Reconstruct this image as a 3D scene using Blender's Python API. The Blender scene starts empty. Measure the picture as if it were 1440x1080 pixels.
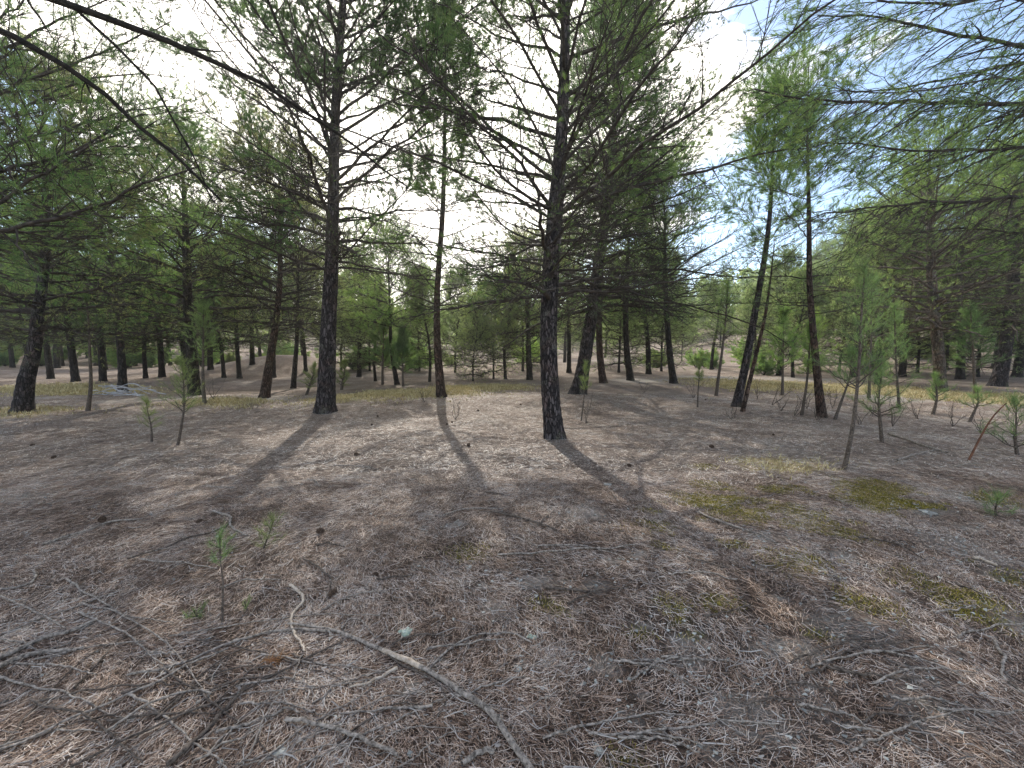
import bpy, math
import numpy as np
from mathutils import Vector
rng = np.random.default_rng(7)
sc = bpy.context.scene
COL = sc.collection
PI = math.pi

# ------------------------------------------------------------------ camera
CAMH, F = 1.5, 552.0                      # height (m), focal length in pixels of the 1440 px photograph
PITCH = math.atan(50 / F)
cam_d = bpy.data.cameras.new('camera'); cam = bpy.data.objects.new('camera', cam_d); COL.objects.link(cam)
cam_d.sensor_width = 36; cam_d.lens = F / 1440 * 36; cam_d.clip_end = 2000; cam_d.clip_start = 0.05
cam.location = (0, 0, CAMH); cam.rotation_euler = (PI / 2 - PITCH, 0, 0)
sc.camera = cam

def ray(px, py):
    a, b = (px - 720) / F, -(py - 540) / F
    return np.array([a, math.cos(PITCH) + b * math.sin(PITCH), -math.sin(PITCH) + b * math.cos(PITCH)])
def at(px, py, Y):                         # the point of the place seen at that pixel, Y metres in front
    d = ray(px, py); return np.array([0, 0, CAMH]) + d * (Y / d[1])

# ------------------------------------------------------------------ ground height
def vnoise(x, y, s, seed=0):
    x = np.asarray(x, float) / s + 1000; y = np.asarray(y, float) / s + 1000
    xi, yi = np.floor(x).astype(np.int64), np.floor(y).astype(np.int64)
    fx, fy = x - xi, y - yi
    fx = fx * fx * (3 - 2 * fx); fy = fy * fy * (3 - 2 * fy)
    def h(i, j):
        n = (i * 374761393 + j * 668265263 + seed * 974711) & 0x7fffffff
        n = ((n ^ (n >> 13)) * 1274126177) & 0x7fffffff
        return ((n ^ (n >> 16)) & 0xffff) / 65535.0 - .5
    return (h(xi, yi) * (1 - fx) + h(xi + 1, yi) * fx) * (1 - fy) + (h(xi, yi + 1) * (1 - fx) + h(xi + 1, yi + 1) * fx) * fy
def sstep(a, b, x):
    t = np.clip((np.asarray(x, float) - a) / (b - a), 0, 1); return t * t * (3 - 2 * t)
def gauss(x, y, cx, cy, rx, ry): return np.exp(-((x - cx) / rx) ** 2 - ((y - cy) / ry) ** 2)
def GZ(x, y):
    x = np.asarray(x, float); y = np.asarray(y, float)
    r = np.hypot(x, y)
    z = .22 * vnoise(x, y, 6, 1) * sstep(2, 9, r) + .10 * vnoise(x, y, 2.2, 2) + .035 * vnoise(x, y, .6, 3) + .018 * vnoise(x, y, .17, 4)
    z = z + .12 * gauss(x, y, -1, 12, 7, 4) - .25 * gauss(x, y, -12, 17, 7, 5)
    z = z + 1.05 * gauss(x, y, -15.5, 27, 4.2, 3) + .5 * gauss(x, y, 2, 26, 8, 3)
    for mx_, my_ in ((.74, 6.7), (-4.5, 9.5), (-2.25, 12.6), (2.2, 13.3), (-11.7, 9.4), (5.9, 10.2), (6.8, 8.8)): z = z + .07 * gauss(x, y, mx_, my_, .55, .55)
    z = z + 4.5 * sstep(16, 48, x) * sstep(16, 45, y) + 1.2 * sstep(34, 50, y) + 9 * sstep(60, 150, r) * sstep(-20, 40, y)
    return z
def ground(px, py):
    d = ray(px, py); t = .5; o = np.array([0, 0, CAMH])
    while t < 200:
        p = o + d * t
        if p[2] <= GZ(p[0], p[1]): break
        t += .01 * max(1, t * .3)
    return np.array([p[0], p[1], float(GZ(p[0], p[1]))])

# ------------------------------------------------------------------ mesh building
def norm(v): return v / np.maximum(np.linalg.norm(v, axis=-1, keepdims=True), 1e-9)
class MB:
    def __init__(s): s.V = []; s.F = []; s.n = 0
    def add(s, V, Fc):
        V = np.asarray(V, float).reshape(-1, 3); s.V.append(V)
        Fc = np.asarray(Fc)
        s.F.append(Fc + s.n); s.n += len(V)
    def mesh(s, name, mat, smooth=True, origin=None):
        V = np.concatenate(s.V)
        if origin is not None: V = V - origin
        me = bpy.data.meshes.new(name)
        me.vertices.add(len(V)); me.vertices.foreach_set('co', V.astype(np.float32).ravel())
        sizes = np.concatenate([np.full(len(f), f.shape[1], np.int32) for f in s.F])
        loops = np.concatenate([f.ravel() for f in s.F]).astype(np.int32)
        me.loops.add(len(loops)); me.loops.foreach_set('vertex_index', loops)
        me.polygons.add(len(sizes))
        st = np.zeros(len(sizes), np.int32); st[1:] = np.cumsum(sizes)[:-1]
        me.polygons.foreach_set('loop_start', st)
        me.polygons.foreach_set('use_smooth', np.full(len(sizes), smooth))
        me.update(calc_edges=True)
        if mat: me.materials.append(mat)
        return me
    def build(s, name, mat, parent=None, smooth=True, origin=None):
        o = bpy.data.objects.new(name, s.mesh(name, mat, smooth, origin)); COL.objects.link(o)
        if parent: o.parent = parent
        return o
def tag(o, label, cat, group=None, kind=None):
    if label: o['label'] = label
    if cat: o['category'] = cat
    if group: o['group'] = group
    if kind: o['kind'] = kind
    return o
def thing(name, label, cat, loc, group=None):
    o = bpy.data.objects.new(name, None); COL.objects.link(o); o.location = tuple(map(float, loc)); o.empty_display_size = .2
    return tag(o, label, cat, group)
def copy_tree(root, loc, rz, s, label, group):
    r = root.copy(); COL.objects.link(r); r.location = tuple(map(float, loc)); r.rotation_euler = (0, 0, rz); r.scale = (s[0], s[0], s[1])
    r['label'] = label; r['group'] = group
    for ch in root.children:
        c = ch.copy(); COL.objects.link(c); c.parent = r
    return r

def tubes(P, R, S=4, cap=True):
    """P (M,K,3) centre lines, R (M,K) radii -> verts, quads of M separate tapered tubes"""
    M, K = R.shape
    T = np.empty_like(P); T[:, 1:-1] = P[:, 2:] - P[:, :-2]; T[:, 0] = P[:, 1] - P[:, 0]; T[:, -1] = P[:, -1] - P[:, -2]
    T = norm(T)
    ref = np.where(np.abs(T[:, :1, 2:3]) > .8, np.array([1., 0, 0]), np.array([0, 0, 1.]))
    A = norm(np.cross(T, ref)); B = np.cross(T, A)
    an = np.arange(S) * 2 * PI / S
    V = P[:, :, None] + R[:, :, None, None] * (A[:, :, None] * np.cos(an)[:, None] + B[:, :, None] * np.sin(an)[:, None])
    V = V.reshape(-1, 3)
    m, k, s_ = np.meshgrid(np.arange(M), np.arange(K - 1), np.arange(S), indexing='ij')
    a = (m * K + k) * S + s_; b = (m * K + k) * S + (s_ + 1) % S
    return V, np.stack([a, b, b + S, a + S], -1).reshape(-1, 4)
def resample(pts, n):
    pts = np.asarray(pts, float)
    for _ in range(2):                      # corner cutting keeps the line soft
        q = pts[:-1] * .75 + pts[1:] * .25; r = pts[:-1] * .25 + pts[1:] * .75
        pts = np.concatenate([pts[:1], np.stack([q, r], 1).reshape(-1, pts.shape[1]), pts[-1:]])
    d = np.concatenate([[0], np.cumsum(np.linalg.norm(np.diff(pts[:, :3], axis=0), axis=1))])
    t = np.linspace(0, d[-1], n)
    return np.stack([np.interp(t, d, pts[:, i]) for i in range(pts.shape[1])], 1)
def children(P, R, n, u0, u1, ang, flat=.0, lens=(.3, .6), taper=.5, bend=0., K=5, rk=.45, rmin=.0015, wob=.06, rg=rng, droop=None):
    """n side shoots on each of the M parent lines"""
    M, Kp = R.shape
    u = (np.linspace(u0, u1, n)[None] + rg.uniform(-.5, .5, (M, n)) * (u1 - u0) / n).clip(0, .999)
    f = u * (Kp - 1); i = f.astype(int).clip(0, Kp - 2); w = (f - i)[..., None]
    mi = np.arange(M)[:, None]
    pos = P[mi, i] * (1 - w) + P[mi, i + 1] * w
    T = norm(P[mi, i + 1] - P[mi, i])
    rad = R[mi, i] * (1 - w[..., 0]) + R[mi, i + 1] * w[..., 0]
    side = rg.normal(size=(M, n, 3)); side[..., 2] *= (1 - flat)
    side = norm(side - (side * T).sum(-1, keepdims=True) * T)
    a = rg.uniform(ang[0], ang[1], (M, n))[..., None]
    D = norm(T * np.cos(a) + side * np.sin(a))
    if droop is not None: D = norm(D + np.array(droop))
    L = rg.uniform(lens[0], lens[1], (M, n)) * (1 - taper * u)
    t = np.linspace(0, 1, K)
    Q = pos[:, :, None] + D[:, :, None] * (L[..., None] * t)[..., None]
    Q[..., 2] += (L[..., None] * t ** 2) * bend
    wv = np.cumsum(rg.normal(size=Q.shape) * wob, 2) * (L[..., None] / K)[..., None]; wv -= wv[:, :, :1]
    Q = Q + wv
    r0 = np.minimum(np.maximum(rad * rk, rmin), np.maximum(rad * .9, .001))
    RR = np.maximum(r0[..., None] * (1 - .75 * t), rmin * .6)
    return Q.reshape(-1, K, 3), RR.reshape(-1, K)
def tufts(P, mb, n, L, w, spread=(.25, .9), us=(1.,), rg=rng, jit=0., up=.15, bend=.0):
    """brushes of needles at fractions us of each twig line: each needle one slim triangle"""
    M, K, _ = P.shape
    for u in us:
        f = min(u * (K - 1), K - 1.001); i = int(f); ww = f - i
        pos = P[:, i] * (1 - ww) + P[:, i + 1] * ww; T = norm(P[:, i + 1] - P[:, i])
        side = rg.normal(size=(M, n, 3)); T_ = T[:, None]
        side = norm(side - (side * T_).sum(-1, keepdims=True) * T_)
        a = rg.uniform(spread[0], spread[1], (M, n))[..., None]
        D = norm(T_ * np.cos(a) + side * np.sin(a) + np.array([0, 0, up]))
        ln = rg.uniform(.65, 1., (M, n))[..., None] * L
        b = pos[:, None] - T_ * rg.uniform(0, .6, (M, n))[..., None] * L + rg.normal(size=(M, n, 3)) * jit
        x = norm(np.cross(D, rg.normal(size=(M, n, 3)))) * (w / 2)
        V = np.stack([b - x, b + x, b + D * ln], 2).reshape(-1, 3)
        k = np.arange(M * n) * 3
        mb.add(V, np.stack([k, k + 1, k + 2], 1))

# ------------------------------------------------------------------ materials
def new_mat(name):
    m = bpy.data.materials.new(name); m.use_nodes = True; nt = m.node_tree; nt.nodes.clear()
    return m, nt
class NB:
    def __init__(s, nt): s.nt = nt
    def n(s, t, ins=None, **kw):
        nd = s.nt.nodes.new(t)
        for k, v in kw.items(): setattr(nd, k, v)
        for k, v in (ins or {}).items():
            if isinstance(v, tuple) and len(v) == 2 and hasattr(v[0], 'outputs'): s.nt.links.new(v[0].outputs[v[1]], nd.inputs[k])
            elif hasattr(v, 'outputs'): s.nt.links.new(v.outputs[0], nd.inputs[k])
            else: nd.inputs[k].default_value = v
        return nd
    def ramp(s, fac, stops, interp='LINEAR'):
        r = s.n('ShaderNodeValToRGB', {0: fac}); cr = r.color_ramp; cr.interpolation = interp
        while len(cr.elements) < len(stops): cr.elements.new(.5)
        for e, (p, c) in zip(cr.elements, stops):
            e.position = p; e.color = (c, c, c, 1) if not isinstance(c, tuple) else (*c, 1)
        return r
    def mix(s, fac, a, b, mode='MIX'):
        m = s.nt.nodes.new('ShaderNodeMix'); m.data_type = 'RGBA'; m.blend_type = mode
        for k, v in ((0, fac), (6, a), (7, b)):
            if hasattr(v, 'outputs'): s.nt.links.new(v.outputs[2 if v.bl_idname == 'ShaderNodeMix' else 0], m.inputs[k])
            elif isinstance(v, tuple) and hasattr(v[0], 'outputs'): s.nt.links.new(v[0].outputs[v[1]], m.inputs[k])
            else: m.inputs[k].default_value = (*v, 1) if isinstance(v, tuple) else v
        return m
    def math(s, op, a, b=0., clamp=False):
        m = s.nt.nodes.new('ShaderNodeMath'); m.operation = op; m.use_clamp = clamp
        for k, v in ((0, a), (1, b)):
            if hasattr(v, 'outputs'): s.nt.links.new(v.outputs[0], m.inputs[k])
            elif isinstance(v, tuple): s.nt.links.new(v[0].outputs[v[1]], m.inputs[k])
            else: m.inputs[k].default_value = v
        return m

def bark_mat(name, dark, mid, light, scale=1., bump=1., rough=.9):
    m, nt = new_mat(name); b = NB(nt)
    tc = b.n('ShaderNodeTexCoord'); 
    mp = b.n('ShaderNodeMapping', {0: (tc, 'Object'), 3: (1, 1, .32)})
    nz = b.n('ShaderNodeTexNoise', {'Vector': mp, 'Scale': 9 * scale, 'Detail': 4.})
    wp = b.mix(.10, (mp, 0), (nz, 1), 'ADD')
    v = b.n('ShaderNodeTexVoronoi', {'Vector': (wp, 2), 'Scale': 26 * scale}, feature='DISTANCE_TO_EDGE')
    vc = b.n('ShaderNodeTexVoronoi', {'Vector': (wp, 2), 'Scale': 26 * scale})
    fn = b.n('ShaderNodeTexNoise', {'Vector': (tc, 'Object'), 'Scale': 60 * scale, 'Detail': 5.})
    plate = b.ramp(v, [(0., 0.), (.16, 1.)])
    tone = b.ramp((vc, 'Color'), [(.2, mid), (.62, tuple((x + y) / 2 for x, y in zip(mid, light))), (.95, light)])
    c = b.mix(plate, dark, tone)
    c = b.mix(.55, c, b.ramp(fn, [(.3, .25), (.7, 1.)]), 'MULTIPLY')
    ln = b.n('ShaderNodeTexNoise', {'Vector': (tc, 'Object'), 'Scale': 2.3, 'Detail': 6.})
    lich = b.math('MULTIPLY', b.ramp(ln, [(.57, 0.), (.68, 1.)]), b.ramp(fn, [(.45, 0.), (.6, 1.)]))
    c = b.mix(b.math('MULTIPLY', lich, .8), c, (.22, .24, .18))
    c = b.mix(b.math('MULTIPLY', b.ramp(b.n('ShaderNodeTexNoise', {'Vector': (tc, 'Object'), 'Scale': 5., 'Detail': 3.}), [(.5, 0.), (.65, 1.)]), .4), (c, 2), b.mix(1., (c, 2), (1.6, 1.1, .9), 'MULTIPLY'))
    bs = b.n('ShaderNodeBsdfPrincipled', {'Base Color': (c, 2), 'Roughness': rough, 'Specular IOR Level': .25})
    h = b.math('ADD', b.math('MULTIPLY', plate, .8), b.math('MULTIPLY', fn, .5))
    bp = b.n('ShaderNodeBump', {'Height': h, 'Strength': bump, 'Distance': .02})
    nt.links.new(bp.outputs[0], bs.inputs['Normal'])
    b.n('ShaderNodeOutputMaterial', {0: bs}); return m
def twig_mat(name, c0, c1, sc_=14.):
    m, nt = new_mat(name); b = NB(nt)
    tc = b.n('ShaderNodeTexCoord'); nz = b.n('ShaderNodeTexNoise', {'Vector': (tc, 'Object'), 'Scale': sc_, 'Detail': 6., 'Roughness': .65})
    c = b.ramp(nz, [(.34, c0), (.64, c1)])
    bs = b.n('ShaderNodeBsdfPrincipled', {'Base Color': c, 'Roughness': .9, 'Specular IOR Level': .2})
    bp = b.n('ShaderNodeBump', {'Height': nz, 'Strength': .5, 'Distance': .01}); nt.links.new(bp.outputs[0], bs.inputs['Normal'])
    b.n('ShaderNodeOutputMaterial', {0: bs}); return m
def needle_mat(name, stops, trans=.4, tcol=1.6, gloss=.35):
    m, nt = new_mat(name); b = NB(nt)
    g = b.n('ShaderNodeNewGeometry'); oi = b.n('ShaderNodeObjectInfo')
    tc = b.n('ShaderNodeTexCoord'); nz = b.n('ShaderNodeTexNoise', {'Vector': (tc, 'Object'), 'Scale': .9, 'Detail': 3.})
    f = b.math('ADD', b.math('MULTIPLY', (g, 'Random Per Island'), .45), b.math('MULTIPLY', nz, .75))
    f = b.math('ADD', f, b.math('MULTIPLY', b.math('SUBTRACT', (oi, 'Random'), .5), .22))
    c = b.ramp(f, stops)
    d = b.n('ShaderNodeBsdfPrincipled', {'Base Color': c, 'Roughness': .55, 'Specular IOR Level': gloss})
    c2 = b.mix(1., c, (tcol, tcol * 1.05, tcol * .5), 'MULTIPLY')
    t = b.n('ShaderNodeBsdfTranslucent', {'Color': (c2, 2)})
    ms = b.n('ShaderNodeMixShader', {0: trans, 1: d, 2: t})
    b.n('ShaderNodeOutputMaterial', {0: ms}); return m
def litter_mat(name, stops, spec=.3):
    m, nt = new_mat(name); b = NB(nt)
    g = b.n('ShaderNodeNewGeometry'); nz = b.n('ShaderNodeTexNoise', {'Vector': (g, 'Position'), 'Scale': 1.6, 'Detail': 5., 'Roughness': .6})
    f = b.math('ADD', b.math('MULTIPLY', (g, 'Random Per Island'), .9), b.math('MULTIPLY', b.math('SUBTRACT', nz, .42), 1.15))
    c = b.ramp(f, stops)
    bs = b.n('ShaderNodeBsdfPrincipled', {'Base Color': c, 'Roughness': .6, 'Specular IOR Level': spec})
    b.n('ShaderNodeOutputMaterial', {0: bs}); return m

BARK = bark_mat('pine_bark', (.005, .0045, .005), (.035, .030, .031), (.19, .165, .17))
BARK_RED = bark_mat('pine_bark_reddish', (.009, .006, .005), (.065, .042, .034), (.22, .155, .125))
BARK_PALE = bark_mat('pine_bark_pale', (.03, .025, .02), (.13, .10, .085), (.30, .26, .23))
BARK_FAR = bark_mat('pine_bark_far', (.006, .006, .006), (.035, .03, .028), (.11, .095, .085), scale=.7)
LIMB = twig_mat('branch_bark', (.022, .018, .016), (.085, .070, .060))
LIMB_WARM = twig_mat('branch_bark_warm', (.045, .036, .029), (.16, .13, .105))
OVER = twig_mat('dark_limb_bark', (.008, .007, .006), (.03, .025, .022), 30.)
DEAD = twig_mat('dead_wood', (.06, .05, .042), (.46, .40, .345), 55.)
PALEWOOD = twig_mat('bare_wood', (.30, .23, .17), (.66, .57, .47), 40.)
DARKSTICK = twig_mat('dark_stick', (.03, .023, .018), (.19, .155, .13), 55.)
REDSTICK = twig_mat('reddish_stick', (.08, .035, .022), (.22, .11, .07))
N_DARK = needle_mat('needles_dark', [(.2, (.036, .074, .044)), (.5, (.070, .128, .065)), (.85, (.15, .20, .085))], .52, 2.3)
N_MID = needle_mat('needles_green', [(.2, (.055, .11, .06)), (.5, (.12, .195, .095)), (.85, (.25, .31, .13))], .53, 2.3)
N_BROWN = needle_mat('needles_olive_brown', [(.2, (.065, .085, .055)), (.5, (.13, .15, .09)), (.85, (.24, .24, .14))], .5, 2.1)
N_YOUNG = needle_mat('needles_young', [(.2, (.08, .15, .08)), (.5, (.16, .25, .13)), (.85, (.28, .36, .18))], .5, 1.6)
N_PALE = needle_mat('needles_pale', [(.2, (.14, .20, .09)), (.5, (.24, .31, .14)), (.85, (.38, .42, .22))], .5, 1.2)
N_HAZED = needle_mat('needles_far_hazed', [(.2, (.14, .20, .12)), (.5, (.25, .32, .19)), (.85, (.38, .43, .25))], .5, 1.5)  # paler than the other needles: distance haze put into the colour
N_ORANGE = needle_mat('needles_dead_orange', [(.2, (.25, .11, .05)), (.5, (.42, .20, .09)), (.85, (.55, .32, .16))], .3, 1.1)

# ------------------------------------------------------------------ tree generator
def trunk_mesh(P, R, mat, parent, origin, S=20, relief=.06, flare=.5, name='trunk', seed=0):
    """P (K,3), R (K): a tapered stem with buttressed foot and rough plates"""
    L = np.linalg.norm(np.diff(P, axis=0), axis=1).sum()
    n = int(max(12, min(260, L / .05)))
    Q = resample(np.column_stack([P, R]), n); Pn, Rn = Q[:, :3], Q[:, 3]
    s = np.linspace(0, L, n)
    Rn = Rn * (1 + flare * np.exp(-s / .16))
    V, Fc = tubes(Pn[None], Rn[None], S)
    V = V.reshape(n, S, 3)
    an = np.arange(S) / S * 2 * PI
    ca, sa = np.cos(an) * 9, np.sin(an) * 9
    nz = vnoise(ca[None] * 2 + s[:, None] * 0, sa[None] * 2 + s[:, None] * 7, 1., seed) + .7 * vnoise(ca[None] * 5, s[:, None] * 22 + sa[None] * 5, 1., seed + 5)
    fl = 1 + relief * 2 * nz + .10 * np.exp(-s / .25)[:, None] * np.sin(an * 4 + seed)[None]
    V = Pn[:, None] + (V - Pn[:, None]) * fl[..., None]
    mb = MB(); mb.add(V, Fc)
    return mb.build(name, mat, parent, True, origin)

def primaries(P, R, z0, z1, step, per, Lf, Rf, elev, bend, rg, K=12, wob=.10, side_bias=None):
    """whorls of limbs up the stem between heights z0..z1. Lf, elev, bend: functions of t 0..1"""
    S0, D, L, R0, T = [], [], [], [], []
    z = z0
    while z < z1:
        t = (z - z0) / (z1 - z0)
        k = rg.integers(per[0], per[1] + 1); a0 = rg.uniform(0, 2 * PI)
        for j in range(k):
            zz = z + rg.uniform(-.5, .5) * step * .8; zz = min(max(zz, z0 * .97), z1)
            x = np.interp(zz, P[:, 2], P[:, 0]); y = np.interp(zz, P[:, 2], P[:, 1]); r = np.interp(zz, P[:, 2], R)
            a = a0 + j * 2 * PI / k + rg.uniform(-.35, .35)
            e = math.radians(elev(t) + rg.uniform(-9, 9))
            S0.append((x, y, zz)); D.append((math.cos(a) * math.cos(e), math.sin(a) * math.cos(e), math.sin(e)))
            L.append(Lf(t) * rg.uniform(.5, 1.15)); R0.append(min(Rf * (.7 + .6 * rg.random()) * (1 - .6 * t), r * .55)); T.append(t)
        z += step * rg.uniform(.75, 1.25)
    S0, D, L, R0, T = map(np.array, (S0, D, L, R0, T))
    u = np.linspace(0, 1, K)
    Q = S0[:, None] + D[:, None] * (L[:, None] * u)[..., None]
    bd = np.array([bend(t) for t in T]) + rg.normal(size=len(T)) * .07
    Q[..., 2] += bd[:, None] * L[:, None] * u ** 2
    w = np.cumsum(rg.normal(size=Q.shape) * wob, 1) * (L / K)[:, None, None]; Q += w - w[:, :1]
    RR = R0[:, None] * (1 - .82 * u)
    return Q, RR, T

def shoot_set(Q, RR, rg, n2, n3, l2, l3, a2=(.6, 1.1), flat=.75, droop2=None, droop3=None, bend2=.12, k2=6, k3=4, r2=.0035, r3=.002, u2=.22, taper=.55):
    P2, R2 = children(Q, RR, n2, u2, .98, a2, flat, l2, taper, bend2, k2, .5, r2, .10, rg, droop2)
    P3, R3 = children(P2, R2, n3, .2, 1., (.4, .9), flat * .6, l3, .35, bend2, k3, .5, r3, .10, rg, droop3)
    return P2, R2, P3, R3

def pine(name, label, stem, widths, H, z0, Lf, elev, bend, seed, bark=BARK, limb=LIMB, leaf=N_DARK, Rf=.022, step=.42, per=(3, 5),
         n2=12, n3=5, l2=(.35, .8), l3=(.10, .28), tuft_n=16, tuft_L=.12, tuft_w=.006, leaf_from=.25, us=(1., .55), group=None,
         separate=True, lean_top=None, base=None, tilt=None, bare_keep=.15, S=20, relief=.06, cat='tree', flat=.7, world=None, foot=True,
         extra=None, r3=.0032, r2=.005, leafy=.8, up=.2, wobt=.0, spread=(.25, .95), droop2=None, outer=0.):
    rg = np.random.default_rng(seed)
    if world is None:
        b = ground(*stem[0]) if base is None else np.array(base)
        Y = b[1]
        P = [b + np.array([0, 0, -.12])]; R = [widths[0][1] / F * Y / 2]
        for (px, py) in stem[1:]: P.append(at(px, py, Y))
        P = np.array(P)
        ys = [w[0] for w in widths]; ws = [w[1] for w in widths]
        R = [np.interp(-py, [-y for y in ys], ws) / F * Y / 2 for (_, py) in stem]
        P[:, 1] += np.concatenate([[0], np.cumsum(rg.normal(size=len(P) - 1) * .04)])
    else:
        P, R = world; P = np.array(P, float); R = list(R); b = P[0] + np.array([0, 0, .12])
    if P[-1][2] < b[2] + H - .2:                       # carry the stem on to the tree's tip, above what the frame shows
        d = P[-1] - P[-2]; top = b[2] + H; d = d / max(d[2], .05) * (top - P[-1][2]) * .5
        P = np.vstack([P, P[-1] + d * .5 + np.array([0, 0, (top - P[-1][2]) * .25]), [P[-1][0] + d[0], P[-1][1] + d[1], top]])
        R = R + [R[-1] * .55, .008]
    R = np.array(R)
    tr = thing(name, label, cat, b, group)
    trunk_mesh(P, R, bark, tr, b, S=S, relief=relief, seed=seed)
    Pr = resample(np.column_stack([P, R]), 80); Pz, Rz = Pr[:, :3], Pr[:, 3]
    o = np.argsort(Pz[:, 2]); Pz, Rz = Pz[o], Rz[o]
    Q, RR, T = primaries(Pz, Rz, b[2] + z0, b[2] + H - .15, step, per, Lf, Rf, elev, bend, rg)
    if extra:                                            # limbs seen in the photograph, laid out by hand
        for (pl, r0) in extra:
            q = resample(np.array(pl), 12); Q = np.concatenate([Q, q[None]]); RR = np.concatenate([RR, (r0 * (1 - .8 * np.linspace(0, 1, 12)))[None]]); T = np.append(T, .35)
    P2, R2, P3, R3 = shoot_set(Q, RR, rg, n2, n3, l2, l3, flat=flat, r2=r2, r3=r3, droop2=droop2)
    M = len(Q); i2 = np.repeat(np.arange(M), n2); i3 = np.repeat(i2, n3)
    order = np.arange(M)
    if separate and M > 100: order = np.arange(M); 
    def limb_mesh(sel, nm):
        mb = MB(); mb.add(*tubes(Q[sel], RR[sel], 7))
        s2 = np.isin(i2, sel); mb.add(*tubes(P2[s2], R2[s2], 4)); s3 = np.isin(i3, sel); mb.add(*tubes(P3[s3], R3[s3], 3))
        return mb.build(nm, limb, tr, True, b)
    if separate:
        big = order[:95]
        for i in big: limb_mesh(np.array([i]), 'branch')
        if M > 95: limb_mesh(order[95:], 'upper_branches')['kind'] = 'stuff'
    else: limb_mesh(order, 'branches')
    mb = MB(); hi = T[i3] > leaf_from; thin = ~hi & (rg.random(len(i3)) < bare_keep); keep = hi & (rg.random(len(i3)) < leafy)
    if thin.any(): tufts(P3[thin], mb, 5, tuft_L * .8, tuft_w * .8, spread, (1.,), rg, .004, up)
    if outer > 0:
        u_par = np.tile(np.repeat(np.linspace(0, 1, n2), n3), M); keep &= (u_par > outer * rg.random(len(i3)))
    tufts(P3[keep], mb, tuft_n, tuft_L, tuft_w, spread, us, rg, .004, up)
    k2 = (T[i2] > leaf_from) & (rg.random(len(i2)) < leafy)
    if k2.any(): tufts(P2[k2], mb, tuft_n, tuft_L, tuft_w, spread, (1.,), rg, .004, up)
    mb.build('crown', leaf, tr, False, b)
    return tr

# ------------------------------------------------------------------ ground sheet
GREEN_AT = [((1120, 790), .22), ((1040, 722), .30), ((1160, 742), .28), ((930, 742), .22), ((660, 775), .16), ((1310, 822), .20), ((1350, 832), .16), ((1420, 815), .16),
             ((1018, 850), .12), ((1190, 748), .2), ((1215, 848), .12), ((780, 855), .1), ((870, 1073), .09)]
SAND_SUN_AT = [((1350, 768), .30), ((1300, 755), .16), ((1390, 780), .25), ((1305, 722), .22), ((1080, 1005), .17), ((1060, 985), .1), ((1110, 1030), .1), ((982, 905), .11), ((990, 935), .1), ((380, 683), .2), ((820, 722), .25),
           ((700, 860), .12), ((1200, 880), .25), ((1070, 755), .2), ((30, 700), .3), ((1430, 880), .15), ((830, 830), .12), ((760, 820), .12), ((1350, 700), .2), ((1190, 1020), .07), ((1005, 1055), .07), ((170, 565), .8), ((60, 560), .6),
           ((235, 560), 1.2), ((300, 562), 1.2), ((900, 535), 1.6), ((1000, 530), 2), ((1130, 533), 2), ((1250, 560), 1.2), ((380, 560), 1.0), ((860, 940), .12), ((1165, 1000), .08)]  # broad spots along the left path paint its sunlit strip pale
YEL_AT = [((560, 553), 1.3), ((500, 558), 1.2), ((610, 549), 1.3), ((680, 545), 1.5), ((1080, 540), 2.2), ((1180, 545), 2.0), ((70, 545), 1.6), ((130, 550), 1.6), ((20, 580), .8), ((310, 565), 1.), ((1300, 555), 1.5), ((1110, 660), .5), ((1400, 560), 1.5)]
r_ = np.random.default_rng(77)
GREEN_AT += [((r_.uniform(960, 1300), 690 + r_.normal() * 22), r_.uniform(.12, .26)) for _ in range(26)] + [((r_.uniform(900, 1440), r_.uniform(700, 900)), r_.uniform(.04, .12)) for _ in range(26)] + [((1400, 700), .25)]
SAND_SUN_AT += [((r_.uniform(850, 1440), r_.uniform(700, 1040)), r_.uniform(.04, .14)) for _ in range(34)] + [((r_.uniform(560, 900), r_.uniform(720, 1000)), r_.uniform(.03, .08)) for _ in range(14)]
GP = [ground(*p) for p, _ in GREEN_AT]; SP = [ground(*p) for p, _ in SAND_SUN_AT]; YP = [ground(*p) for p, _ in YEL_AT]
def mask(x, y, pts, spec, ell=1.):
    m = np.zeros(np.shape(x))
    wx = x + .35 * vnoise(x, y, .35, 21) + .12 * vnoise(x, y, .1, 22); wy = y + .35 * vnoise(x, y, .35, 23) + .12 * vnoise(x, y, .1, 24)
    for p, (_, r) in zip(pts, spec):
        s = .35 if r < .4 else 1.
        xx = x + (wx - x) * s; yy = y + (wy - y) * s
        m = np.maximum(m, np.exp(-(((xx - p[0]) / (r * 1.25)) ** 2 + ((yy - p[1]) / r) ** 2)))
    return m
def axis_pts(lo, hi, n, p=2.6):
    t = np.linspace(-1, 1, n); s = np.sign(t) * np.abs(t) ** p
    return np.where(s < 0, -s * lo, s * hi)
NX, NY = 620, 620
gx = axis_pts(-260, 260, NX); tt = np.linspace(0, 1, NY); gy = -12 + 13.0 * tt / .06 * (tt < .06) + (tt >= .06) * (13 + 7.2 * ((tt - .06) / .94) + 310 * ((tt - .06) / .94) ** 3.2)
X, Yg = np.meshgrid(gx, gy); Z = GZ(X, Yg)
mb = MB(); i, j = np.meshgrid(np.arange(NY - 1), np.arange(NX - 1), indexing='ij'); a = i * NX + j
mb.add(np.stack([X, Yg, Z], -1), np.stack([a, a + 1, a + NX + 1, a + NX], -1).reshape(-1, 4))
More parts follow.
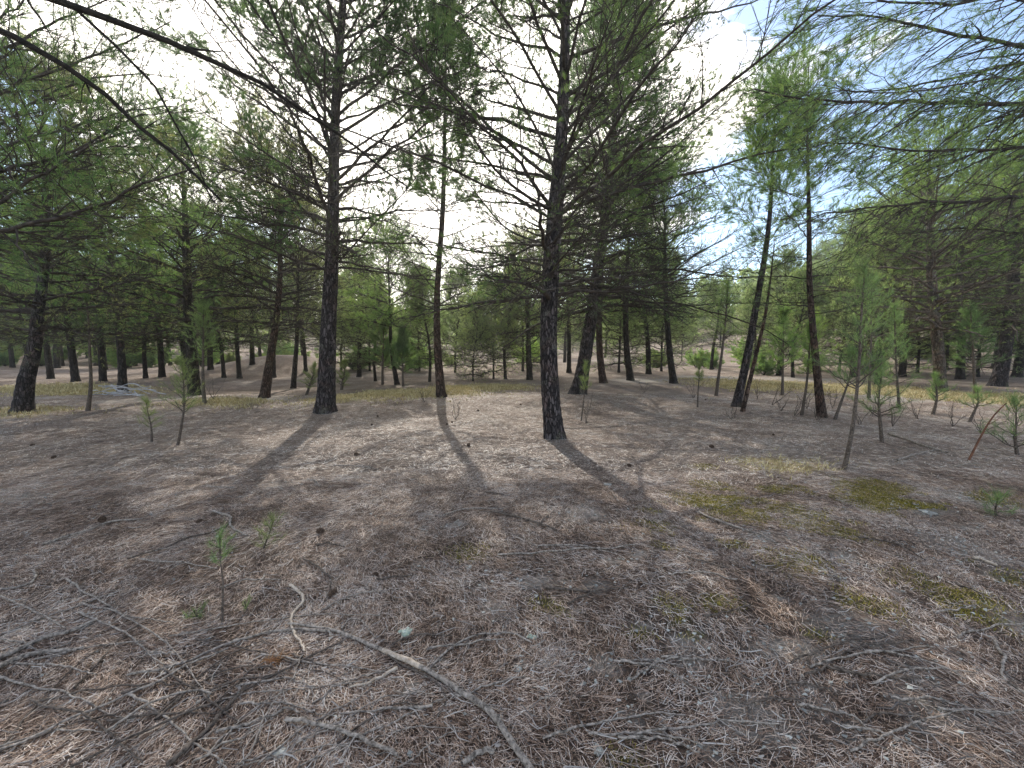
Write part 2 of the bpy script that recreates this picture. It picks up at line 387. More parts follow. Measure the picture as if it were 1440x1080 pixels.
def ground_mat():
    m, nt = new_mat('forest_floor'); b = NB(nt)
    tc = b.n('ShaderNodeTexCoord'); O = (tc, 'Object')
    at_ = lambda nm: b.n('ShaderNodeAttribute', attribute_name=nm)
    n1 = b.n('ShaderNodeTexNoise', {'Vector': O, 'Scale': .8, 'Detail': 6.})
    n2 = b.n('ShaderNodeTexNoise', {'Vector': O, 'Scale': 9., 'Detail': 8., 'Roughness': .7})
    n3 = b.n('ShaderNodeTexNoise', {'Vector': O, 'Scale': 60., 'Detail': 6., 'Roughness': .75})
    base = b.ramp(n1, [(.3, (.27, .20, .155)), (.5, (.42, .325, .26)), (.7, (.55, .455, .375))])
    fine = b.ramp(n3, [(.3, .35), (.5, .85), (.7, 1.5)])
    c = b.mix(1., base, fine, 'MULTIPLY')
    c = b.mix(b.math('MULTIPLY', b.ramp(n2, [(.45, 0.), (.62, 1.)]), .5), c, (.10, .08, .068))
    # streaks of needles lying all ways
    w1 = b.n('ShaderNodeTexNoise', {'Vector': b.n('ShaderNodeMapping', {0: O, 2: (0, 0, .7), 3: (18, 150, 20)}), 'Scale': 1., 'Detail': 3.})
    w2 = b.n('ShaderNodeTexNoise', {'Vector': b.n('ShaderNodeMapping', {0: O, 2: (0, 0, -.9), 3: (20, 160, 20)}), 'Scale': 1., 'Detail': 3.})
    st = b.math('MAXIMUM', b.ramp(w1, [(.56, 0.), (.66, 1.)]), b.ramp(w2, [(.56, 0.), (.66, 1.)]))
    c = b.mix(b.math('MULTIPLY', st, .5), c, (.36, .29, .24))
    c = b.mix(at_('duff_shade'), c, b.mix(n3, (.05, .035, .028), (.12, .09, .075)))
    # sandy ground plus the path's painted sunlit strip, yellow grass, moss
    edge = b.math('MULTIPLY', b.math('SUBTRACT', n2, .5), 1.3)
    def m_(attr, lo, hi): return b.ramp(b.math('ADD', at_(attr), edge), [(lo, 0.), (hi, 1.)])
    sand_sun_c = b.mix(b.ramp(n3, [(.35, 0.), (.65, 1.)]), (.34, .30, .26), (.62, .57, .50))
    c = b.mix(b.math('MULTIPLY', m_('sand_sun', .42, .9), .7), c, (sand_sun_c, 2))
    c = b.mix(b.math('MULTIPLY', m_('yellow', .3, .7), .85), c, b.mix(b.ramp(n3, [(.35, 0.), (.65, 1.)]), (.40, .31, .13), (.60, .49, .25)))
    mossc = b.mix(b.ramp(n3, [(.35, 0.), (.65, 1.)]), (.07, .07, .015), (.20, .19, .035))
    c = b.mix(b.math('MULTIPLY', m_('moss', .4, .95), .55), c, mossc)
    bs = b.n('ShaderNodeBsdfPrincipled', {'Base Color': (c, 2), 'Roughness': .95, 'Specular IOR Level': .15})
    h = b.math('ADD', b.math('ADD', b.math('MULTIPLY', n3, .6), n2), b.math('MULTIPLY', st, .25))
    bp = b.n('ShaderNodeBump', {'Height': h, 'Strength': .9, 'Distance': .05}); nt.links.new(bp.outputs[0], bs.inputs['Normal'])
    b.n('ShaderNodeOutputMaterial', {0: bs}); return m
gr = mb.build('ground', ground_mat()); tag(gr, 'forest floor of brown pine needles with moss, pale sandy patches and a painted sunlit strip', None, None, 'structure')
xs, ys_ = X.ravel(), Yg.ravel()
for nm, pts, spec in (('moss', GP, GREEN_AT), ('sand_sun', SP, SAND_SUN_AT), ('yellow', YP, YEL_AT)):
    at_ = gr.data.attributes.new(nm, 'FLOAT', 'POINT'); at_.data.foreach_set('value', mask(xs, ys_, pts, spec).astype(np.float32))

a_ = gr.data.attributes.new('duff_shade', 'FLOAT', 'POINT'); a_.data.foreach_set('value', (.8 * (1 - sstep(3.5, 7.5, np.hypot(xs, ys_)))).astype(np.float32))  # near floor darkened: shadow deep in the litter painted into the duff colour

# ------------------------------------------------------------------ litter of needles and chips (nobody could count it)
def scatter(n, y0, y1, pw=1.):
    """points over the visible wedge of ground, density falling with distance"""
    y = (y0 ** pw + (y1 ** pw - y0 ** pw) * rng.random(n)) ** (1 / pw)
    x = rng.uniform(-1.45, 1.45, n) * (y + .25)
    return x, y
def litter(name, label, n, y0, y1, L, w, mat, pw=1., tilt=.18, lift=.012, curve=.25, rl=.6):
    x, y = scatter(n, y0, y1, pw)
    sm = mask(x, y, SP, SAND_SUN_AT); mm = mask(x, y, GP, GREEN_AT)
    keep = rng.random(n) > np.clip(.6 * sm + .6 * mm, 0, .8); dn = vnoise(x, y, .5, 31) + vnoise(x, y, .15, 32)
    keep &= rng.random(n) < .92 + .6 * dn
    x, y = x[keep], y[keep]; n = len(x)
    flow = PI * 2 * vnoise(x, y, 1.2, 33)
    a = np.where(rng.random(n) < .55, flow + rng.normal(size=n) * .6, rng.uniform(0, 2 * PI, n))
    l = rng.uniform(L[0], L[1], n); ww = rng.uniform(w[0], w[1], n)
    e = rng.normal(size=n) * tilt
    D = np.stack([np.cos(a) * np.cos(e), np.sin(a) * np.cos(e), np.sin(e)], -1); Sd = np.stack([-np.sin(a), np.cos(a), 0 * a], -1)
    roll = rng.normal(size=n) * rl; Sd = Sd * np.cos(roll)[:, None] + np.array([0, 0, 1.]) * np.sin(roll)[:, None]
    cv = rng.normal(size=n) * curve
    P = []
    for t in (-.5, 0, .5):
        p = np.stack([x, y, GZ(x, y)], -1) + D * (l * t)[:, None] + np.stack([-np.sin(a), np.cos(a), 0 * a], -1) * (cv * l * (t * t - .08))[:, None]
        zz = GZ(p[:, 0], p[:, 1]); 
        p[:, 2] = np.maximum(p[:, 2], zz) + rng.random(n) * 0 + lift * .3
        P.append(p)
    up = (rng.random(n) * lift)
    V = np.stack([P[0] - Sd * (ww * .5)[:, None], P[0] + Sd * (ww * .5)[:, None], P[1] + Sd * (ww * .5)[:, None], P[2] + Sd * (ww * .3)[:, None], P[2] - Sd * (ww * .3)[:, None], P[1] - Sd * (ww * .5)[:, None]], 1)
    V[..., 2] += up[:, None]
    k = np.arange(n) * 6
    mb = MB(); mb.add(V.reshape(-1, 3), np.concatenate([np.stack([k, k + 1, k + 2, k + 5], 1), np.stack([k + 5, k + 2, k + 3, k + 4], 1)]))
    return tag(mb.build(name, mat, None, False), label, None, None, 'stuff')
LIT_SUN = litter_mat('litter_needles_sunlit', [(.0, (.05, .034, .026)), (.28, (.20, .14, .105)), (.50, (.48, .365, .29)), (.72, (.72, .60, .50)), (.9, (.88, .79, .69)), (1., (.90, .84, .76))])  # paler copy for the middle ground, its sunlight put into the colour
LIT_SHADE = litter_mat('litter_needles_shaded', [(.0, (.03, .018, .012)), (.30, (.12, .072, .048)), (.52, (.34, .225, .16)), (.74, (.58, .44, .34)), (.92, (.74, .63, .54)), (1., (.84, .76, .68))])  # darker copy of the same needles, foreground shade put into the colour
LITG = litter_mat('litter_grey', [(.0, (.10, .085, .075)), (.5, (.24, .21, .185)), (.9, (.46, .42, .38))])
litter('needle_litter', 'brown fallen pine needles matted over the near ground', 430000, 1.0, 4.8, (.03, .085), (.0012, .0024), LIT_SHADE, 1.5, .12, lift=.010, rl=.4)
litter('needle_litter', 'brown fallen pine needles matted over the middle ground', 250000, 4.4, 13, (.045, .10), (.0025, .0055), LIT_SUN, 1.5, .07, lift=.012, rl=.2)
litter('twig_litter', 'short grey dead twig bits scattered in the needles', 16000, 1.0, 6, (.03, .12), (.002, .0048), LITG, 1.5, .12, .018, .5)
litter('bark_chips', 'small pale and brown chips of bark lying in the needles', 9000, 1.0, 9, (.006, .022), (.004, .011), LITG, 1.4, .3, .02, .3)

def moss(name, label, pts, spec, n, L, w, mat, lo=.45):
    x, y = [], []
    for p, (_, r) in zip(pts, spec):
        k = int(n * r * r); x.append(p[0] + rng.normal(size=k) * r * 1.1); y.append(p[1] + rng.normal(size=k) * r * .9)
    x, y = np.concatenate(x), np.concatenate(y); k = mask(x, y, pts, spec) + .8 * vnoise(x, y, .10, 61) + .5 * vnoise(x, y, .35, 62) > lo; x, y = x[k], y[k]
    n = len(x); a = rng.uniform(0, 2 * PI, n); l = rng.uniform(*L, n); b_ = np.stack([x, y, GZ(x, y) + .002], -1)
    D = np.stack([np.cos(a) * .6, np.sin(a) * .6, np.full(n, .8)], -1) * l[:, None]; sd = np.stack([-np.sin(a), np.cos(a), 0 * a], -1) * (w / 2) * (.5 + y[:, None] * .12)
    m = MB(); V = np.stack([b_ - sd, b_ + sd, b_ + D], 1).reshape(-1, 3); k = np.arange(n) * 3; m.add(V, np.stack([k, k + 1, k + 2], 1))
    return tag(m.build(name, mat, None, False), label, None, None, 'stuff')
MOSS = litter_mat('moss_green', [(.0, (.06, .07, .012)), (.4, (.18, .16, .02)), (.8, (.40, .33, .04)), (1., (.52, .42, .10))]); STRAW = litter_mat('yellow_grass', [(.0, (.26, .21, .09)), (.5, (.54, .44, .20)), (1., (.72, .63, .38))])
moss('moss', 'low yellow green moss cushions between the needles', GP, GREEN_AT, 42000, (.008, .022), .006, MOSS)
moss('grass', 'short yellow grass in the sunny strips beyond the trunks', YP, YEL_AT, 3500, (.04, .10), .012, STRAW, .35)

# ------------------------------------------------------------------ the near and middle pines, each by itself
up_elev = lambda t: 5 + 58 * t ** .8
M3e = [([at(782, 300, 6.7), at(730, 270, 6.4), at(690, 235, 6.1), at(640, 150, 5.7), at(600, 90, 5.4)], .030),
       ([at(776, 395, 6.7), at(735, 372, 6.5), at(700, 372, 6.3), at(650, 385, 6.)], .020),
       ([at(790, 230, 6.7), at(850, 170, 6.6), at(930, 90, 6.5), at(985, 10, 6.4)], .028),
       ([at(785, 300, 6.7), at(870, 265, 6.4), at(960, 200, 6.), at(1010, 150, 5.8)], .026),
       ([at(788, 260, 6.7), at(760, 190, 6.5), at(720, 120, 6.3), at(650, 40, 6.)], .028),
       ([at(790, 190, 6.7), at(815, 120, 6.6), at(870, 30, 6.5), at(900, -60, 6.4)], .028),
       ([at(778, 345, 6.7), at(720, 330, 6.9), at(690, 300, 7.2), at(640, 230, 7.5)], .022)]
pine('pine_tree', 'nearest pine with thick dark plated trunk just right of the middle', [(781, 614), (774, 560), (771, 480), (775, 380), (782, 290), (789, 210), (793, 130), (797, 0)],
     [(614, 28), (560, 25), (480, 23), (380, 23), (290, 21), (210, 17), (130, 15), (0, 10)], 11., 2.35, lambda t: 4.5 * (1 - t) ** .4 * min(1, .5 + 2.5 * t) + .4, up_elev, lambda t: -.10 + .3 * t, 11,
     n2=19, n3=7, l2=(.45, 1.15), l3=(.15, .42), tuft_n=26, tuft_L=.10, tuft_w=.005, leaf_from=.32, bare_keep=.6, extra=M3e, Rf=.034, S=56, step=.32, per=(3, 5), relief=.055, leafy=.95, us=(1.,), r2=.006, r3=.0038)
M1e = [([at(465, 330, 9.4), at(400, 270, 9.2), at(350, 190, 9.), at(320, 120, 8.8)], .028), ([at(466, 380, 9.4), at(520, 320, 9.2), at(580, 260, 9.), at(610, 210, 8.8)], .024),
       ([at(463, 370, 9.4), at(400, 330, 9.1), at(330, 300, 8.8)], .018)]
pine('pine_tree', 'tall pine left of the middle whose long shadow falls towards the lower left', [(457, 579), (460, 520), (461, 450), (465, 360), (466, 260), (466, 170), (474, 60), (480, 0)],
     [(579, 25), (520, 22), (450, 20), (360, 17), (260, 14), (170, 12), (60, 10), (0, 9)], 12.5, 3.3, lambda t: 5.0 * (1 - t) ** .38 * min(1, .5 + 2.5 * t) + .4, up_elev, lambda t: -.08 + .33 * t, 12,
     n2=20, n3=7, l2=(.5, 1.35), l3=(.2, .5), tuft_n=30, tuft_L=.12, tuft_w=.0075, leaf_from=.34, bare_keep=.35, extra=M1e, Rf=.036, S=44, step=.34, r2=.007, r3=.0045, leafy=.9)
pine('pine_tree', 'slim pine with a narrow dark top between the two tallest pines', [(621, 558), (615, 500), (614, 440), (617, 370), (623, 300), (625, 200)],
     [(558, 13), (500, 10.5), (440, 8.5), (370, 7.5), (300, 6.5), (200, 5)], 10.4, 2.7, lambda t: 2.3 * (1 - t) ** .6 + .5, lambda t: 5 + 50 * t, lambda t: -.05 + .3 * t, 13,
     bark=BARK_RED, n2=12, n3=5, l2=(.35, .8), tuft_n=26, tuft_L=.13, tuft_w=.009, leaf_from=.36, bare_keep=.3, leafy=.9, Rf=.022, per=(3, 4), S=30, r2=.0055, r3=.0038)
M4e = [([at(858, 240, 13.6), at(835, 300, 13.2), at(810, 270, 13)], .04), ([at(842, 375, 13.6), at(930, 330, 13), at(1020, 300, 12.5)], .04), ([at(842, 390, 13.6), at(910, 395, 13), at(985, 400, 12.5)], .035)]
pine('pine_tree', 'leaning dark pine with a wide hanging crown behind the nearest trunk on its right', [(812, 554), (822, 510), (832, 440), (840, 380), (848, 310), (856, 240), (862, 180)],
     [(554, 22), (510, 18), (440, 16), (380, 15), (310, 12), (240, 9), (180, 7)], 10.8, 2.6, lambda t: 3.9 * (1 - t) ** .6 + .4, lambda t: 2 + 50 * t, lambda t: -.25 + .4 * t, 14,
     n2=16, n3=7, l2=(.5, 1.3), l3=(.2, .5), tuft_n=20, tuft_L=.14, tuft_w=.010, leaf_from=.38, bare_keep=.6, Rf=.05, extra=M4e, leafy=.6, us=(1.,), r2=.007, r3=.0045, leaf=N_DARK, per=(4, 6), step=.38, S=36, droop2=(0, 0, -.35))
for (lab, stem, wd, H, z0, Lr, seed, leaf, lf, bark, kw) in [
    ('leaning pine near the left edge with two stems and a brownish crown', [(30, 579), (36, 530), (44, 490), (52, 440), (58, 380), (60, 300)], [(579, 21), (530, 17), (490, 14), (440, 12), (380, 10), (300, 8)], 6.8, 1.9, 2.3, 21, N_BROWN, .4, BARK, {}),
    ('dark pine with a broad branching crown rising behind the young green pine left', [(274, 556), (272, 500), (268, 430), (268, 360), (266, 290)], [(556, 15), (500, 13), (430, 11), (360, 9), (290, 6)], 7.6, 2.2, 3.4, 22, N_MID, .35, BARK_FAR, {}),
    ('greyish brown pine leaning right in front of the low mound', [(371, 559), (380, 500), (388, 450), (393, 400), (396, 360)], [(559, 13), (500, 10), (450, 8), (400, 7), (360, 6)], 7., 2.3, 2.8, 23, N_BROWN, .5, BARK_RED, {}),
    ('dark trunk leaning left above the pale brushwood pile', [(172, 553), (170, 520), (166, 480), (163, 430)], [(553, 11), (520, 9), (480, 8), (430, 7)], 7.2, 2.5, 2.8, 24, N_DARK, .05, BARK_FAR, {}),
    ('narrow leaning pine with feathery blue green top against the sky gap', [(1034, 571), (1050, 510), (1062, 440), (1074, 370), (1080, 300), (1083, 220)], [(571, 12), (510, 10), (440, 8), (370, 7), (300, 5), (220, 3)], 7.3, 3.3, 1.15, 25, N_MID, 0.1, BARK, dict(elev=lambda t: 25 + 40 * t, Rf=.013, leafy=.7, l2=(.25, .6), per=(2, 4), r2=.004, r3=.003, tuft_w=.008)),
    ('thin bare-stemmed pine leaning close against the narrow leaning pine', [(1043, 579), (1055, 520), (1068, 450), (1078, 390)], [(579, 6), (520, 5), (450, 4), (390, 2.5)], 3.8, 2.0, .5, 26, N_MID, .4, BARK_RED, dict(Rf=.007, per=(1, 2), leafy=.3, n2=7, n3=4, l2=(.2, .5), r2=.003, r3=.002, tuft_w=.006)),
    ('slim upright pine with reddish trunk foot amid saplings on the right', [(1157, 586), (1152, 530), (1148, 470), (1144, 400), (1142, 300), (1141, 200)], [(586, 12), (530, 9.5), (470, 8), (400, 7), (300, 5), (200, 3)], 7., 2.2, 1.5, 27, N_MID, .35, BARK_RED, dict(elev=lambda t: 5 + 45 * t, Rf=.013, leafy=.6, l2=(.25, .7), per=(2, 3), r2=.004, r3=.003, tuft_w=.008)),
    ('pale barked pine with wide dead lower branches on the right', [(1323, 550), (1318, 500), (1313, 450), (1307, 390), (1305, 310), (1304, 260)], [(550, 14), (500, 12), (450, 11), (390, 10), (310, 7), (260, 5)], 7.8, 2.2, 3.2, 28, N_MID, .55, BARK_PALE, dict(limb=LIMB_WARM, bare_keep=.3, Rf=.045, leafy=.6)),
    ('thick dark pine leaning right near the right edge', [(1402, 543), (1412, 500), (1420, 440), (1425, 390), (1424, 300)], [(543, 17), (500, 13), (440, 12), (390, 11), (300, 8)], 8.2, 2.4, 3.5, 29, N_MID, .45, BARK, dict(limb=LIMB_WARM, bare_keep=.4, leafy=.6)),
    ('mid-sized pine with spreading crown right behind the slim pine in the clearing', [(745, 534), (743, 490), (742, 440), (740, 400)], [(534, 9), (490, 7.5), (440, 6), (400, 5)], 6.2, 2.2, 2.6, 30, N_BROWN, .35, BARK_FAR, {}),
    ('curved pine trunk just behind the leaning dark pine', [(849, 538), (843, 500), (842, 450), (845, 400)], [(538, 11), (500, 9), (450, 8), (400, 7)], 8.5, 3., 3., 31, N_BROWN, .4, BARK_RED, {}),
    ('forked looking pine with a rough foot right of the leaning dark pine', [(887, 535), (881, 490), (880, 440), (882, 400)], [(535, 10), (490, 8), (440, 7), (400, 6)], 8.3, 3., 3., 32, N_MID, .45, BARK_FAR, {}),
    ('pine leaning left at the right rim of the dark hanging crown', [(948, 539), (942, 500), (938, 450), (936, 410)], [(539, 10), (500, 8), (450, 7), (410, 6)], 8., 2.8, 3., 33, N_MID, .45, BARK_FAR, {}),
    ('left-leaning pine behind the light green young pine in the far clearing', [(559, 541), (553, 510), (550, 480), (548, 450)], [(541, 7), (510, 6), (480, 5), (450, 4)], 5.8, 2.4, 2.2, 34, N_MID, .05, BARK_FAR, {}),
    ('short trunked pine at the left foot of the mound', [(412, 546), (416, 510), (418, 480)], [(546, 7), (510, 6), (480, 5)], 6.8, 2.6, 2.4, 35, N_BROWN, .35, BARK_FAR, {}),
    ]:
    opt = dict(elev=lambda t: 4 + 52 * t, Rf=.036, n2=14, n3=6, tuft_n=20, tuft_L=.15, tuft_w=.010, l2=(.45, 1.25), l3=(.18, .45), bare_keep=.6, us=(1.,), S=24, separate=False, step=.34, per=(3, 6), leafy=.75, r2=.0065, r3=.0042)
    opt.update(kw); el = opt.pop('elev')
    pine('pine_tree', lab, stem, wd, H, z0, lambda t, Lr=Lr: Lr * 1.3 * (1 - t) ** .42 * min(1, .6 + 2 * t) + .35, el, lambda t: -.15 + .35 * t, seed, bark=bark, leaf=leaf, leaf_from=lf, **opt)

# second stem of the pair near the left edge
# pines that stand outside the frame and reach into it
def reach(name, label, base, top, r0, limbs, seed, leaf, n2, n3, l2, l3, droop2, tn, tL, tw, H=8, keep=1., us=(1., .5), limb=LIMB, rm=.0045):
    rg = np.random.default_rng(seed); b = np.array([base[0], base[1], float(GZ(base[0], base[1]))])
    tr = thing(name, label, 'tree', b)
    P = np.array([b + [0, 0, -.1], b * .6 + np.array([*top[:2], b[2] + H]) * .4 , [*top[:2], b[2] + H]]); P[1, 2] = b[2] + H * .4
    trunk_mesh(P, np.array([r0, r0 * .75, .03]), BARK, tr, b, S=28, seed=seed)
    mbl = MB()
    for (pl, r) in limbs:
        q = np.array(pl, float); start = np.array([np.interp(q[0][2] + .0, P[:, 2], P[:, 0]), np.interp(q[0][2], P[:, 2], P[:, 1]), q[0][2]])
        q = resample(np.vstack([start, q]), 22)
        q[1:-1] += rg.normal(size=(20, 3)) * .012
        R = r * (1 - .8 * np.linspace(0, 1, 22) ** 1.2)
        P2, R2 = children(q[None], R[None], n2, .12, 1., (.5, 1.15), .3, l2, .3, -.1 if droop2 else .1, 7, .55, rm, .12, rg, droop2)
        P3, R3 = children(P2, R2, n3, .15, 1., (.3, .8), .2, l3, .3, 0., 4, .5, rm * .62, .1, rg, [d * .5 for d in droop2] if droop2 else None)
        mb = MB(); mb.add(*tubes(q[None], R[None], 9)); mb.add(*tubes(P2, R2, 4)); mb.add(*tubes(P3, R3, 3)); mb.build('branch', limb, tr, True, b)
        if tn:
            k = rg.random(len(P3)) < keep * (.3 if (droop2 and pl[1][2] < 3.7) else 1.); tufts(P3[k], mbl, tn, tL, tw, (.2, .8), us, rg, .004, .1)
    if mbl.V: mbl.build('crown', leaf, tr, False, b)
    return tr
rl = [([at(1640, 150, 5.), at(1440, 145, 4.9), at(1300, 143, 4.8), at(1180, 143, 4.7), at(1120, 138, 4.6), at(1060, 125, 4.6)], .034),
      ([at(1640, 100, 5.), at(1440, 66, 4.7), at(1330, 45, 4.5), at(1240, 25, 4.4), at(1150, 22, 4.3)], .03),
      ([at(1640, 230, 5.), at(1440, 206, 4.9), at(1350, 212, 4.7), at(1260, 210, 4.6), at(1150, 200, 4.5)], .026),
      ([at(1640, 250, 5.2), at(1440, 281, 5.), at(1340, 282, 4.8), at(1240, 288, 4.6), at(1130, 310, 4.5)], .028),
      ([at(1640, 60, 5.), at(1440, 85, 5.4), at(1330, 112, 5.4), at(1220, 132, 5.5), at(1160, 120, 5.5)], .024),
      ([at(1640, 120, 5.), at(1440, 102, 4.2), at(1300, 130, 4.2), at(1200, 128, 4.2)], .02),
      ([at(1640, 10, 5.), at(1440, -10, 4.6), at(1330, 10, 4.4), at(1250, 5, 4.3), at(1160, -20, 4.2)], .026),
      ([at(1640, 300, 5.6), at(1450, 330, 5.8), at(1350, 320, 6), at(1250, 330, 6.2)], .02),
      ([at(1640, 180, 5.6), at(1470, 170, 5.8), at(1390, 150, 6), at(1300, 170, 6.2)], .02)]
reach('pine_tree', 'pine past the right edge whose long limbs with hanging fine twigs cross the upper right', (8.6, 5.0), (8.3, 5.), .19, rl, 41, N_MID, 54, 7, (.5, 1.3), (.2, .5), (-.75, 0, -.55), 14, .09, .0035, H=8, keep=.7, rm=.0042)
ll = [([at(-160, 300, 5.2), at(0, 238, 5), at(60, 228, 4.9), at(120, 206, 4.9), at(200, 160, 4.8)], .032),
      ([at(-160, 400, 5.2), at(0, 286, 5), at(60, 245, 4.9), at(125, 205, 4.8), at(220, 170, 4.7)], .03),
      ([at(-160, 350, 5.2), at(0, 325, 4.8), at(80, 308, 4.7), at(150, 285, 4.6), at(205, 255, 4.5), at(280, 234, 4.4)], .036),
      ([at(-160, 300, 5.4), at(10, 200, 5.4), at(90, 182, 5.4), at(170, 155, 5.4), at(250, 150, 5.4)], .026),
      ([at(-160, 250, 5.4), at(0, 130, 5.6), at(80, 100, 5.6), at(170, 60, 5.6), at(240, 30, 5.6)], .028),
      ([at(-160, 200, 5.4), at(0, 70, 5.8), at(80, 30, 5.8), at(170, -10, 5.8)], .028),
      ([at(-160, 330, 5.6), at(0, 170, 5.9), at(90, 120, 6), at(180, 100, 6.), at(250, 110, 6)], .026),
      ([at(-160, 330, 5.6), at(0, 245, 5.9), at(90, 243, 6), at(150, 225, 6.), at(200, 190, 6)], .026),
      ([at(-160, 150, 5.6), at(0, 20, 5.9), at(90, -30, 6)], .026)]
reach('pine_tree', 'pine past the left edge with dense needled limbs filling the upper left corner', (-8.1, 5.6), (-7.6, 5.8), .2, ll, 42, N_DARK, 40, 8, (.5, 1.3), (.2, .45), None, 14, .11, .0045, H=10.5, us=(1., .5), keep=.6, rm=.0045)
bl = [([(-4.6, 1.3, 4.15), at(60, 0, 2.5), at(180, 32, 2.7), at(300, 84, 3.), at(380, 125, 3.3), at(440, 165, 3.6), at(510, 215, 3.9), at(572, 262, 4.2)], .036),
      ([(-4.6, 1.3, 3.5), at(-60, 20, 2.4), at(0, 42, 2.5), at(60, 70, 2.6), at(130, 122, 2.75), at(200, 180, 2.9), at(245, 215, 3.), at(285, 255, 3.1), at(313, 284, 3.2)], .040),
      ([(-4.6, 1.3, 4.2), at(60, -30, 2.5), at(115, 18, 2.6), at(165, 65, 2.7), at(200, 100, 2.75), at(245, 165, 2.9), at(275, 215, 3.), at(292, 268, 3.1)], .022)]
reach('pine_tree', 'pine behind the viewer whose bare dark limbs slant overhead across the upper left', (-5.4, .6), (-5.2, .5), .2, bl, 43, N_DARK, 9, 3, (.12, .5), (.06, .2), (.1, 0, -.5), 0, .1, .004, H=8, limb=OVER)

# ------------------------------------------------------------------ saplings
def sapling(label, stem, w0, seed, leaf=N_YOUNG, L=.35, leaf_from=.35, dens=1., bark=DARKSTICK, tL=.11, tw=.005, name='pine_sapling', n2=5, H=None, group=None, elev=(28, 68), per=(2, 4), step=None, low=None):
    rg = np.random.default_rng(seed); b = ground(*stem[0]); Y = b[1]
    P = np.array([b + [0, 0, -.05]] + [at(px, py, Y) for px, py in stem[1:]]); n = len(P)
    P[1:, 1] += np.cumsum(rg.normal(size=n - 1) * .02)
    h = P[-1][2] - b[2]; R = (w0 / F * Y / 2) * (1 - .75 * np.linspace(0, 1, n)); R = np.maximum(R, .0035)
    tr = thing(name, label, 'sapling', b, group)
    trunk_mesh(P, R, bark, tr, b, S=8, relief=.03, flare=.2, name='stem', seed=seed)
    Pr = resample(np.column_stack([P, R]), 40); o = np.argsort(Pr[:, 2]); Pz, Rz = Pr[o, :3], Pr[o, 3]
    st = step or max(.10, h / 14)
    Q, RR, T = primaries(Pz, Rz, b[2] + h * leaf_from, b[2] + h * .98, st, per, lambda t: L * (1.05 - t) ** .7 + .04, float(max(R[0] * .4, .004)), lambda t: elev[0] + (elev[1] - elev[0]) * t, lambda t: .1, rg, K=6, wob=.28)
    P2, R2 = children(Q, RR, n2, .3, 1., (.4, .9), .2, (L * .2, L * .6), .4, .15, 4, .5, .0015, .1, rg)
    mb = MB(); mb.add(*tubes(Q, np.maximum(RR, .002), 5)); mb.add(*tubes(P2, R2, 3)); mb.build('branches', bark, tr, True, b)
    mb = MB(); nn = int(11 * dens) + 3; tw = tw * .55; tL = tL * 1.15
    tufts(P2, mb, nn, tL, tw, (.2, .9), (1., .5), rg, .003, .25); tufts(Q, mb, nn, tL, tw, (.2, .9), (.99, .75, .5), rg, .003, .25)
    lead = Pz[-6:][None]; tufts(lead, mb, nn * 2, tL, tw, (.1, .7), (1., .4), rg, .003, .25)
    mb.build('needles', leaf, tr, False, b); return tr
